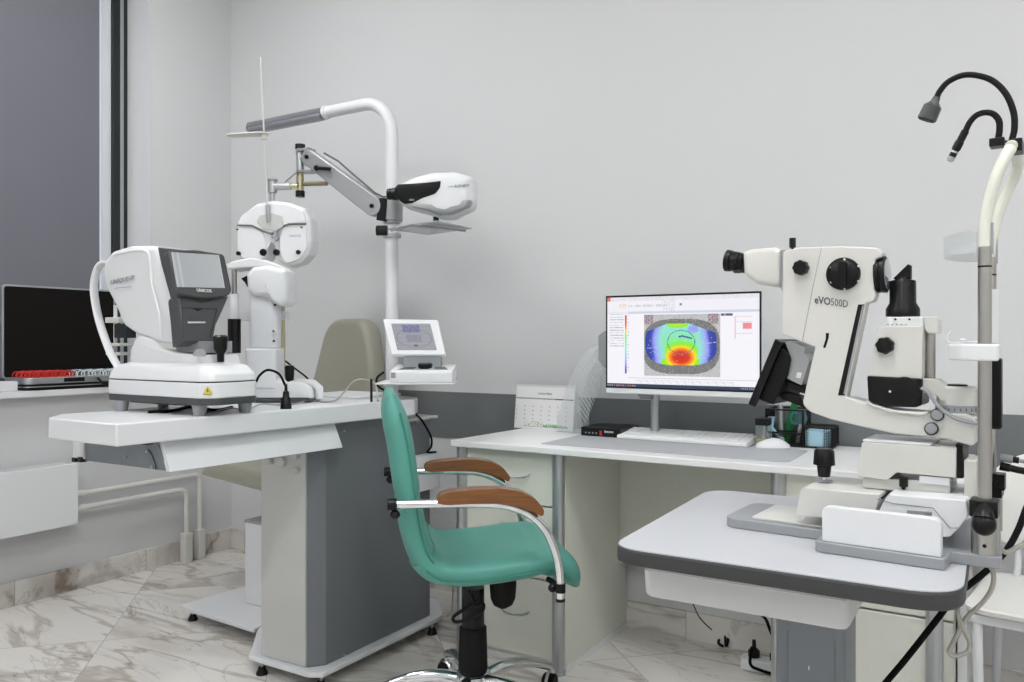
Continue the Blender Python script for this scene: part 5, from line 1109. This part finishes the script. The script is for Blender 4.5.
# microscope body (head + column + swing arm in one casting)
BY = -.045
body = [(783, 251), (800, 247.5), (840, 246), (877, 247.5), (883, 252), (881, 257), (875, 259.5), (873.5, 290), (876, 294), (873, 301.5), (866, 303), (846, 397), (866, 403), (893, 410), (930, 413), (965, 414), (975, 418), (975, 447), (950, 440), (933, 437.5), (894, 433.6), (862.5, 427), (831, 419.5), (810, 412), (802, 404.5), (815, 347), (781.5, 334)]
body = S(body, BY); rr = [.006, 0, 0, .004, .004, .004, .003, .003, .004, .004, .002, .004, .0, 0, 0, 0, .003, .01, 0, 0, 0, 0, 0, .006, .01, 0, .003]
bm = new(); bp_ = fil(body, rr[:len(body)], 4); plate(bm, SF, bp_, BY, -.012); bd = part('body', bm, 'warm', t, bev=.004, seg=4)
bm = new(); plate(bm, SF, fil(S([(783, 251), (800, 247.5), (840, 246), (868, 247.5), (870, 256), (868, 290), (862, 300), (850, 303), (812, 340), (781.5, 334)], BY), .003), -.012, .045); part('head_casting', bm, 'warm', t, bev=.004)
bm = new(); plate(bm, SF, S([(846, 399), (866, 404), (893, 411), (930, 414), (965, 415), (974, 419), (974, 446), (950, 439), (933, 436.5), (894, 432.6), (862.5, 426), (831, 418.5), (812, 411)], BY), -.012, .045); part('swing_arm_casting', bm, 'warm', t, bev=.004)
ax = SF.w(0, -1, 0)-SF.w(0, 0, 0)
def onb(pts, nm, m, y0=-.0475, y1=BY, par=None, bev=0):
    bm = new(); plate(bm, SF, S(pts, BY), y0, y1); return part(nm, bm, m, par or bd, bev=bev)
onb([(858.2, 304.5), (864.6, 304.5), (845, 395.4), (838, 395.4)], 'front_slot', 'black', -.0458)
onb([(862.4, 305.5), (864.2, 305.5), (845.6, 394), (843.6, 394)], 'slot_rim', 'castgrey', -.0466)
onb([(826, 333), (829, 333), (828.6, 338), (825.5, 348), (823.2, 347.5), (825.8, 339)], 'side_slot', 'black', -.0458)
bm = new(); tube(bm, [SF.w(a, -.0452, b) for a, b in S([(821.5, 247.5), (812, 291), (802.3, 341.5)], -.0452)], .0006, 5); part('casting_seam', bm, 'castgrey', bd)
def kn(px, py, r, h, nm, m='black', flute=0, nf=8, y=BY, prof=None, par=None):
    a, b = S([(px, py)], y)[0]; bm = new(); lathe(bm, prof or [(r, 0), (r, h*.8), (r*.9, h), (.001, h)], SF.w(a, y, b), ax, seg=48 if flute else 30, flute=flute, nf=nf); return part(nm, bm, m, par or t)
kn(843.5, 274, .0315, .006, 'dial_ring'); dl = kn(843.5, 274, .026, .010, 'magnification_dial', y=BY-.004)
a, b = S([(843.5, 274)], BY-.014)[0]; bm = new(); plate(bm, SF, fil([(a-.007, b-.024), (a+.007, b-.024), (a+.007, b+.024), (a-.007, b+.024)], .005), BY-.026, BY-.013); part('dial_bar', bm, 'blackm', dl, bev=.002)
bm = new()
for q in range(6):
    an = math.pi/6+math.pi/3*q; cyl(bm, SF.w(a+.0287*math.cos(an), BY-.0055, b+.0287*math.sin(an)), SF.w(a+.0287*math.cos(an), BY-.0068, b+.0287*math.sin(an)), .0022, seg=8)
part('dial_marks', bm, 'wprint', dl)['kind'] = 'stuff'
kn(802, 268, .0145, .018, 'side_knob', flute=.05, nf=8)
bm = new(); a, b = SF.py(794, 249, 0); _, b2 = SF.py(794, 239, 0); lathe(bm, [(.001, 0), (.002, 0), (.003, .004), (.0062, .005), (.0062, b2-b+.004), (.001, b2-b+.004)], SF.w(a, -.01, b-.003), seg=18, flute=.05, nf=9); part('top_pin', bm, 'black', t)
a, b = S([(814.5, 303)], BY)[0]; a2, b2 = S([(847, 307.5)], BY)[0]; xd = SF.w(a2, BY, b2)-SF.w(a, BY, b); L = xd.length
bm = text_bm('eVO', .0205, SF.w(a, BY-.0005, b), xd, (0, 0, 1), bold=True, sx=.80); w1 = max(((v.co-SF.w(a, BY, b)).dot(xd.normalized()) for v in bm.verts)); part('lettering', bm, 'print', t)
bm = text_bm('500D', .0205, SF.w(a, BY-.0005, b)+xd.normalized()*(w1+.0012), xd, (0, 0, 1), sx=.72); part('lettering', bm, 'print', t)
# eyepiece
bm = new(); puff(bm, SF, fil(S([(743, 252), (752, 249), (776, 247), (781, 250), (781, 285), (776, 286.5), (757, 284), (744, 274)], -.03), .004), -.036, .036, .012); part('eyepiece_housing', bm, 'warm', t, ang=60)
bm = new(); plate(bm, SF, S([(781, 250), (784, 250), (784, 292), (781.5, 290)], -.03), -.032, .032); part('housing_flange', bm, 'castgrey', t)
a = SF.py(744, 262.5, -.012); b = SF.py(726.5, 260.5, -.012); A_ = SF.w(a[0], -.012, a[1]); B_ = SF.w(b[0], -.012, b[1]); dv = (B_-A_); Ln = dv.length
for yo in (0, .055):
    o_ = SF.w(0, yo, 0)-SF.w(0, 0, 0); bm = new(); lathe(bm, [(.001, 0), (.019, 0), (.019, Ln*.16), (.0175, Ln*.2), (.0205, Ln*.28), (.0215, Ln*.62), (.0205, Ln*.66), (.0225, Ln*.7), (.0235, Ln*.97), (.02, Ln), (.001, Ln*.96)], A_+o_, dv, seg=28); part('eyepiece', bm, 'black', t)
# objective lens on the patient side
a = SF.py(874.5, 274, -.045); o_ = SF.w(a[0], -.016, a[1]); ex = (SF.w(1, 0, .03)-SF.w(0, 0, 0)).normalized()
bm = new(); lathe(bm, [(.001, -.002), (.034, -.002), (.035, .003), (.033, .006), (.035, .008), (.035, .015), (.031, .017), (.001, .015)], o_, ex, seg=40); part('objective_lens', bm, 'black', t)
bm = new(); lathe(bm, [(.001, .0165), (.030, .0165), (.028, .0185), (.001, .020)], o_, ex, seg=36); part('lens_glass', bm, 'lens', t)
# attached screen
def scp(pts, y0, y1, nm, m, bev=.003, y=-.05): bm = new(); plate(bm, SF, fil(S(pts, y), .003), y0, y1); return part(nm, bm, m, t, bev=bev)
scp([(775, 338.5), (782, 343), (755, 407.3), (748, 404)], -.05, .13, 'display_bezel', 'black', .004)
scp([(780, 348), (785, 352), (788.5, 359), (785, 376), (771.5, 405), (758, 400)], -.04, .12, 'display_housing', 'blackm', .004)
scp([(781, 341), (790, 342), (803, 347), (801, 353.5), (806.5, 361), (798.6, 386), (782, 378), (788, 358)], -.03, .11, 'display_back', 'arm', .004)
bm = new(); P = S([(797.5, 372), (802, 372.8), (800.5, 378.5), (796, 377.5)], -.03); plate(bm, SF, P, -.0312, -.03); part('rating_label', bm, 'white', t)
scp([(781, 381), (803, 389), (807, 392), (804, 396), (782, 389)], -.02, .04, 'display_bracket', 'black', .002)
scp([(776, 393), (795, 398), (797, 404), (805, 403), (803, 396.5), (808, 388), (810, 391), (807, 405), (800, 410), (775, 400)], -.01, .03, 'display_arm', 'black', .002)
# illumination unit
IY = -.04
def ilp(pts, nm, m, y0=IY, y1=.04, r=.003, bev=.003): bm = new(); plate(bm, SF, fil(S(pts, IY), r), y0, y1); return part(nm, bm, m, t, bev=bev)
ilp([(877.5, 326.7), (922.6, 325.7), (922, 379), (867, 376)], 'lamp_housing', 'warm')
ilp([(867, 375.8), (922, 378.6), (922, 405), (916, 407.5), (889, 406.5), (868.5, 401)], 'lamp_base', 'black', -.042, .042, .004)
ilp([(886, 317), (921.5, 316.5), (922.3, 326), (885, 327)], 'top_plate', 'white', -.034, .034)
bm = new(); 
for px in (895.5, 909.5): a, b = S([(px, 319.3)], -.034)[0]; cyl(bm, SF.w(a, -.0338, b), SF.w(a, -.0352, b), .002, seg=10)
for i in range(5): a, b = S([(888+i*4.5, 324.4)], -.034)[0]; cyl(bm, SF.w(a, -.0338, b), SF.w(a, -.0352, b), .0011, seg=8)
part('scale_dots', bm, 'bprint', t)['kind'] = 'stuff'
kn(904.8, 391, .0265, .004, 'base_dial', y=-.042); kn(885.5, 345.5, .0155, .014, 'slit_knob', flute=.06, nf=7, y=IY)
kn(890, 391.5, .0022, .0015, 'index_dot', 'wprint', y=-.0462)
a, b = SF.py(902.8, 316.5, 0); o_ = SF.w(a, 0, b); kk = 1.47/803
bm = new(); lathe(bm, [(.001, 0), (16.3*kk, 0), (16.3*kk, 8*kk), (12.8*kk, 14*kk), (12.6*kk, 36*kk), (11.5*kk, 37.5*kk), (8*kk, 38*kk), (7*kk, 40*kk), (.001, 40*kk)], o_, seg=36); part('light_tower', bm, 'black', t)
bm = new(); plate(bm, SF, SF.pyl([(894, 279), (909, 264.5), (911, 265.5), (911, 279)], 0), -.011, .011); part('light_mirror', bm, 'blackm', t, bev=.001)
a, b = SF.py(930.5, 378, 0); _, b2 = SF.py(930.5, 331, 0); bm = new(); cyl(bm, SF.w(a, 0, b), SF.w(a, 0, b2), .0085); part('lamp_post', bm, 'steel', t)
ilp([(921.5, 316.5), (934, 316), (937.5, 319), (937, 333.5), (925, 333), (922, 327)], 'post_bracket', 'warm', -.02, .02)
ilp([(921, 378.5), (935, 379.5), (948, 390), (948, 400), (940, 402), (936, 396), (921, 393)], 'post_foot', 'warm', -.03, .03)
a, b = SF.py(957.5, 405, 0); _, b2 = SF.py(957.5, 387.5, 0); bm = new(); lathe(bm, [(.001, 0), (.034, 0), (.034, b2-b), (.030, b2-b+.003), (.001, b2-b+.003)], SF.w(a, 0, b), seg=40); part('turntable', bm, 'warm', t, bev=.001)
_, b3 = SF.py(957.5, 412, 0); bm = new(); lathe(bm, [(.001, 0), (.036, 0), (.036, b-b3), (.001, b-b3)], SF.w(a, 0, b3), seg=48); sc_r = part('scale_ring', bm, 'castgrey', t)
bm = new()
for q in range(24): an = 2*math.pi*q/24; c_2 = SF.w(a+.0361*math.cos(an), .0361*math.sin(an), b3+.004); cyl(bm, c_2, c_2+Vector((0, 0, .005)), .0006, seg=5)
part('scale_mark', bm, 'bprint', sc_r)['kind'] = 'stuff'
bm = new(); lathe(bm, [(.001, 0), (.0175, 0), (.016, .003), (.001, .004)], SF.w(a, 0, b2+.003), seg=28); part('turntable_cap', bm, 'black', t)
kn(932, 428.5, .0115, .012, 'lock_knob', 'black'); kn(931.3, 428.5, .0095, .004, 'lock_knob_face', 'castgrey', y=BY-.012)
kn(938, 414.5, .0115, .01, 'lock_knob', 'black', y=BY+.006); kn(937.2, 414.7, .0095, .004, 'lock_knob_face', 'castgrey', y=BY-.004)
bm = new(); plate(bm, SF, S([(866, 400), (872, 404), (890, 410), (920, 414), (928, 411), (928, 413.5), (920, 416), (890, 412.5), (866, 404)], -.05), -.05, -.01); part('lamp_cradle', bm, 'warm', t, bev=.001)
bm = new(); tube(bm, cat([SF.w(*(lambda q: (q[0], -.055, q[1]))(SF.py(*p, -.055))) for p in ((921, 388), (927, 391), (932, 398), (940, 408), (953, 417), (968, 422), (982, 424))], 6), .0035, 8); part('lamp_cable', bm, 'castgrey', t)
# ---- head and chin rest
PY_ = .103
def post(y, pxt, pytop, pybot_z, px):
    a = SF.py(px, 400, y)[0]; return a
for s in (-1, 1):
    y = s*PY_; ztp = SF.py(983.5, 247, -PY_)[1]; xo = -.011 if s > 0 else 0.
    bm = new(); cyl(bm, SF.w(xo, y, PH_+.075), SF.w(xo, y, ztp), .0105, seg=24); p_ = part('head_rest_post', bm, 'steel', t)
    bm = new(); cyl(bm, SF.w(xo, y, ztp-.035), SF.w(xo, y, ztp-.032), .0107, seg=24); part('post_ring', bm, 'black', p_)
    bm = new(); cyl(bm, SF.w(xo, y, PH_), SF.w(xo, y, PH_+.072), .0205, seg=28); sl_ = part('post_sleeve', bm, 'steel', t, bev=.001)
    bm = new(); box(bm, SF, xo-.021, xo+.021, y-.021, y+.021, PH_+.064, PH_+.092); part('clamp_block', bm, 'black', t, bev=.002)
    # milky curved tube
    pp = [(984.5, 249), (984.5, 232), (986, 215), (990, 196), (997, 175), (1004, 158), (1009.5, 146)]
    P = [SF.py(a, b, -PY_) for a, b in pp]; bm = new(); sgn = s
    P3 = [SF.w(a+xo*max(0, 1-i/5.), y*(1 if i < 5 else (.93 if i == 5 else .80)), b) for i, (a, b) in enumerate(P)]
    tube(bm, cat(P3, 6), .0098, 16); part('forehead_tube', bm, 'tube', t, ang=70)
    bm = new(); box(bm, SF, xo+.009, xo+.0125, y-.004, y+.004, ztp-.012, ztp+.04); part('tube_bracket', bm, 'castgrey', t)
top = SF.py(1009.5, 145, -PY_)
bm = new(); tube(bm, cat([SF.w(top[0], y, top[1]+z) for y, z in ((-.083, 0), (-.06, .007), (0, .010), (.06, .007), (.083, 0))], 6), .0098, 14); part('forehead_crossbar', bm, 'tube', t, ang=70)
# clear forehead band
zb0, zb1 = SF.py(960, 254, -.09)[1], SF.py(960, 233, -.09)[1]; xb0 = SF.py(943, 245, -.03)[0]
pts = [(-.005, -PY_)]+[(xb0*math.sin(math.pi*q/12)-.005*(1-math.sin(math.pi*q/12)), -PY_*math.cos(math.pi*q/12)) for q in range(1, 12)]+[(-.005, PY_)]
bm = new(); A = [SF.w(x, y, zb0) for x, y in pts]; B = [SF.w(x-.002, y*.97, zb0) for x, y in pts]; ext(bm, A+B[::-1], (0, 0, zb1-zb0)); part('forehead_band', bm, 'acrylic', t, label='clear curved forehead band')
# chin rest
zc1, zc0 = SF.py(965, 344, -.06)[1], SF.py(965, 360, -.06)[1]; xl_ = SF.py(947, 350, -.085)[0]
bm = new(); slab(bm, SF, fil([(xl_, -.085), (-.03, -PY_-.02), (.012, -PY_-.02), (.022, -PY_-.012), (.004, PY_+.016), (-.012, PY_+.016), (xl_, .06)], [.02, .02, .01, .01, .01, .02, .02], 5), zc0, zc1); part('chin_rest', bm, 'white', t, bev=.004)
bm = new(); a = SF.py(948, 341.5, -.055); tube(bm, cat([SF.w(a[0]+.004, -.05, a[1]+.018), SF.w(a[0]-.002, -.05, a[1]+.010), SF.w(a[0], -.05, a[1]), SF.w(a[0]+.012, -.05, a[1]-.002), SF.w(-.012, -.05, a[1]-.0)], 6), .0013, 6); part('paper_pin', bm, 'white', t)
a = SF.py(963, 341, -.05); bm = new(); cyl(bm, SF.w(a[0], -.05, zc1), SF.w(a[0], -.05, zc1+.006), .003); ell(bm, SF.w(a[0], -.05, zc1+.007), .0055, .0055, .003); part('paper_pin_cap', bm, 'white', t)
a0, a1 = SF.py(991, 343, PY_-.02), SF.py(999, 289, PY_-.02); bm = new(); box(bm, SF, a0[0], a1[0], PY_-.024, PY_-.018, a0[1], a1[1]); part('marker_plate', bm, 'white', t)
a0, a1 = SF.py(990, 428, .02), SF.py(1002.5, 358, .02); bm = new(); box(bm, SF, a0[0], a1[0], -.0, .03, a0[1], a1[1]); part('elevation_handle', bm, 'black', t, bev=.004)
a0 = SF.py(996, 478, .08); bm = new(); box(bm, SF, a0[0]-.006, a0[0]+.014, .078, .11, SF.py(996, 490, .08)[1], SF.py(996, 474, .08)[1]); part('cable_clamp', bm, 'black', t, bev=.001)
# ball handle in front of the near post
c = SF.py(984, 524, -.135); C3 = SF.w(c[0], -.135, c[1]); bm = new(); ell(bm, C3, .0185, .0185, .0195, SF, 28, 18)
tube(bm, [C3+Vector((0, .0, .008)), SF.w(c[0], -.128, c[1]+.022), SF.w(c[0]+.0, -.112, c[1]+.030)], [.017, .013, .006], 18); part('ball_handle', bm, 'black', t, ang=70)
c = SF.py(984.5, 546, -.1235); bm = new(); cyl(bm, SF.w(c[0], -.123, c[1]), SF.w(c[0], -.1245, c[1]), .0032, seg=12); part('set_screw', bm, 'black', t)
# gooseneck microphones / lamps on the head rest clamp
def GP(px, py, y=-.05): q = SF.py(px, py, y); return SF.w(q[0], y, q[1])
a0, a1 = SF.py(989.5, 150, -.05), SF.py(1005, 137.5, -.05); bm = new(); box(bm, SF, a0[0], a1[0], -.06, -.03, a0[1]+.004, a1[1]); a2, a3 = SF.py(1005, 154, -.05), SF.py(1023, 139, -.05); box(bm, SF, a1[0]-.012, a3[0], -.058, -.032, a0[1]+.008, a3[1]); box(bm, SF, a3[0]-.016, a3[0], -.066, -.024, a2[1], a3[1]); part('clamp_bar', bm, 'black', t, bev=.002)
def goose(pts, r, nm_lab, head):
    g = thing('gooseneck_lamp', tuple(GP(*pts[0])), nm_lab, 'gooseneck lamp')
    bm = new(); tube(bm, cat([GP(*p) for p in pts], 8), r, 12); part('flexible_neck', bm, 'blackm', g); return g
g = goose([(1012, 140), (1014.5, 128), (1013.5, 112), (1006, 94), (993, 81), (977, 75.5), (962, 75.5), (948, 82), (940, 91), (936.5, 98)], .0052, 'tall black gooseneck lamp with round grey head above the microscope', 0)
A_ = GP(937, 97); B_ = GP(926.5, 120); dv = B_-A_; Ln = dv.length
bm = new(); lathe(bm, [(.001, 0), (.006, 0), (.0075, Ln*.22), (.0155, Ln*.42), (.0165, Ln*.98), (.015, Ln), (.001, Ln)], A_, dv, seg=30); part('lamp_head', bm, 'charcoal', g)
bm = new(); lathe(bm, [(.001, Ln), (.0142, Ln), (.0142, Ln+.001), (.001, Ln+.001)], A_, dv, seg=30); part('lamp_lens', bm, 'blackm', g)
g = goose([(998, 140), (999.5, 130), (999, 121), (994, 114.5), (986, 112.5), (977, 115), (970, 122), (965, 132)], .0052, 'short black gooseneck lamp with slim silver banded head beside the milky tubes', 0)
A_ = GP(965.5, 131); B_ = GP(949.5, 161.5); dv = B_-A_; Ln = dv.length
bm = new(); lathe(bm, [(.001, 0), (.0065, 0), (.0065, Ln*.34), (.0075, Ln*.36), (.0075, Ln*.6), (.006, Ln*.62), (.006, Ln*.86), (.001, Ln*.86)], A_, dv, seg=20); part('lamp_barrel', bm, 'black', g)
bm = new(); lathe(bm, [(.001, Ln*.66), (.0063, Ln*.66), (.0063, Ln*.72), (.001, Ln*.72)], A_, dv, seg=20); lathe(bm, [(.001, Ln*.85), (.0062, Ln*.85), (.0062, Ln*.94), (.004, Ln), (.001, Ln)], A_, dv, seg=20); part('lamp_tip', bm, 'alu', g)
# connectors and cables at the right
cable([GP(1002, 458, .09), GP(1007, 459.5, .09), GP(1018, 460.5, .09), GP(1040, 464, .09)], .0035, 'castgrey', 'thin grey lead with silver plug at the right edge beside the steel posts')
bm = new(); cyl(bm, GP(1000, 457.5, .09), GP(1013, 459.5, .09), .0075); o = part('silver_connector', bm, 'castgrey', None, bev=.001); tag(o, 'silver cylindrical cable connector right of the steel posts', 'connector')
bm = new(); cyl(bm, GP(1013, 459.5, .09), GP(1019, 460.5, .09), .006); part('connector_boot', bm, 'black', o)
bm = new(); cyl(bm, GP(1000, 466, .09), GP(1010, 468, .09), .008); tube(bm, [GP(1010, 468, .09), GP(1018, 470, .09), GP(1040, 474, .09)], .0065, 10); o = part('black_connector', bm, 'black', None); tag(o, 'thick black cable connector just below the silver one', 'connector')
cable([PD(1050, 470, 1.7), PD(1030, 500, 1.7), PD(1018, 530, 1.66), PD(1005, 552, 1.62), PD(985, 572, 1.60), PD(955, 597, 1.6), PD(935, 622, 1.6), PD(905, 660, 1.62), PD(880, 690, 1.64), PD(860, 720, 1.66)], .0065, 'cable', 'thick black cable running diagonally down behind the dark edged table')
cable([PD(1045, 530, 1.6), PD(1024, 543, 1.58), PD(1008, 552, 1.56), PD(1002, 550, 1.52), PD(998, 543, 1.5)], .0045, 'gcable', 'grey cable curving to the foot of the steel posts')
cable([PD(985, 560, 1.36), PD(993, 572, 1.36), PD(992, 588, 1.37), PD(982, 603, 1.38), PD(967, 617, 1.4), PD(960, 630, 1.4), PD(953, 643, 1.4), PD(949, 652, 1.4), PD(955, 656, 1.4), PD(967, 652, 1.4), PD(969.5, 643, 1.4), PD(964, 630, 1.4), PD(958, 615, 1.4), PD(957, 600, 1.42)], .004, 'gcable', 'pale grey cable hanging in a loop from the table corner')
# ================================================================== POWER STRIP AND FLOOR CABLES
ps = PZ(740, 670, .0); pf = Fr(ps.x, ps.y, 0, 4)
t = thing('power_strip', tuple(pf.o), 'white power strip on the marble floor under the desk', 'power strip')
L_ = .24; bm = new(); slab(bm, pf, fil([(0, 0), (L_, 0), (L_, .06), (0, .06)], .012), .0005, .04); part('body', bm, 'white', t, bev=.005)
for k in range(3):
    bm = new(); lathe(bm, [(.021, .0), (.021, .002), (.018, .002), (.017, .0005), (.001, .0005)], pf.w(.04+.07*k, .03, .04), seg=24); part('socket', bm, 'warm', t)
p = PZ(757, 659, .045)
pl = pf.w(.075, .025, .0405)
def plug(x, lab):
    q = pf.w(x, .03, .0425); bm = new(); lathe(bm, [(.001, 0), (.019, 0), (.02, .018), (.013, .026), (.007, .03), (.006, .055), (.001, .055)], q, seg=20); o = part('power_plug', bm, 'black', None); return tag(o, lab, 'plug'), q
_, qa = plug(.04, 'round black plug at the left end of the power strip'); _, qb = plug(.11, 'upright black plug in the middle of the power strip')
cable([qb+Vector((0, 0, .055)), PD(770, 630, 2.62), PD(764, 617, 2.65), PD(750, 610, 2.7), PD(735, 606, 2.75), PD(722, 600, 2.8)], .005, 'cable', 'black cable rising from the power strip to behind the frosted drawer')
cable([qa+Vector((-.006, -.004, .03)), PZ(752, 662, .045)+Vector((0, -.02, 0)), PZ(760, 670, .02), PZ(775, 674, .006), PZ(800, 676, .006)], .005, 'cable', 'black cable leaving the left plug of the power strip')
cable([PD(693, 604, 2.78), PZ(700, 618, .1), PZ(712, 630, .05), PZ(722, 636, .02), PZ(740, 636, .03), PZ(775, 631, .05), PZ(800, 628, .06)], .0022, 'cable', 'thin black cable lying across the marble behind the power strip')
c = PZ(723, 648, .0); bm = new(); tube(bm, cat([c+Vector((.0, 0, .006)), c+Vector((-.02, .01, .012)), c+Vector((-.012, .03, .03)), c+Vector((.012, .02, .03)), c+Vector((.01, 0, .008)), c+Vector((0, .03, .05)), c+Vector((.004, .04, .07))], 5), .005, 8); o = part('cable_tie_bundle', bm, 'cable', None); tag(o, 'small bundled black cable end on the marble floor beneath the desk', 'cable')
# ================================================================== WHITE CHAIR AT THE RIGHT
WA = -8; q0 = PZ(961, 606, .45); WF = Fr(q0.x, q0.y, 0, WA)
WW = .44; WD = .40
t = thing('side_chair', tuple(WF.w(WW/2, WD/2, 0)), 'white plastic side chair against the wall at the right edge', 'chair')
bm = new(); so = fil([(0, 0), (WW, 0), (WW, WD), (0, WD)], .06, 8); c = cen(so)
loft(bm, [[WF.w(c[0]+(x-c[0])*e, c[1]+(y-c[1])*e, z) for x, y in so] for z, e in ((.432, .93), (.438, .99), (.448, 1.), (.452, .97), (.449, .9))]); part('seat', bm, 'seatw', t, ang=50)
bm = new(); box(bm, WF, .01, WW-.01, .012, .03, .412, .434); box(bm, WF, .01, .03, .012, WD-.01, .412, .434); box(bm, WF, WW-.03, WW-.01, .012, WD-.01, .412, .434); part('seat_frame', bm, 'wmetal', t, bev=.002)
for x, y, dx, dy in ((.03, .025, .012, -.02), (WW-.03, .025, .02, -.02), (.03, WD-.03, -.02, .03), (WW-.03, WD-.03, .02, .03)):
    bm = new(); cyl(bm, WF.w(x, y, .43), WF.w(x+dx, y+dy, 0), .012, .010, seg=16); part('leg', bm, 'wmetal', t)
zt = PD(1024, 445.5, 2.35).z; bb = [(.03, .55), (WW-.03, .55)]
xL0 = WF.l(PD(994, 470, 2.35)).x
bo = fil([(xL0+.02, .53), (WW-.02, .53), (WW+.0, .72), (WW-.06, zt), (xL0+.08, zt), (xL0-.01, .72)], [.03, .03, .08, .1, .1, .08], 8)
bm = new(); puff(bm, WF, bo, WD-.01, WD+.02, .012, 4); part('backrest', bm, 'seatw', t, ang=60)
for x in (xL0+.07, WW-.07): 
    bm = new(); tube(bm, [WF.w(x, WD-.03, .435), WF.w(x, WD+.01, .47), WF.w(x, WD+.022, .6)], .009, 10); part('back_support', bm, 'wmetal', t)
# ------------------------------------------------------------------ camera, world, settings
cam = bpy.data.cameras.new('camera'); cam.sensor_width = 36; cam.lens = FP/1024*36; cam.clip_start = .02
co = bpy.data.objects.new('camera', cam); COL.objects.link(co); co.location = (0, 0, HC); co.rotation_euler = (math.radians(90), 0, TH); sc.camera = co
w = bpy.data.worlds.new('sky'); sc.world = w; w.use_nodes = True; bg = w.node_tree.nodes['Background']; bg.inputs[0].default_value = (.86, .93, 1, 1); bg.inputs[1].default_value = 1.8
sc.view_settings.view_transform = 'Standard'; sc.view_settings.look = 'None'; sc.view_settings.gamma = 1; sc.view_settings.exposure = 0; sc.view_settings.use_curve_mapping = False
sc.cycles.use_denoising = True; sc.cycles.max_bounces = 8; sc.cycles.transparent_max_bounces = 16
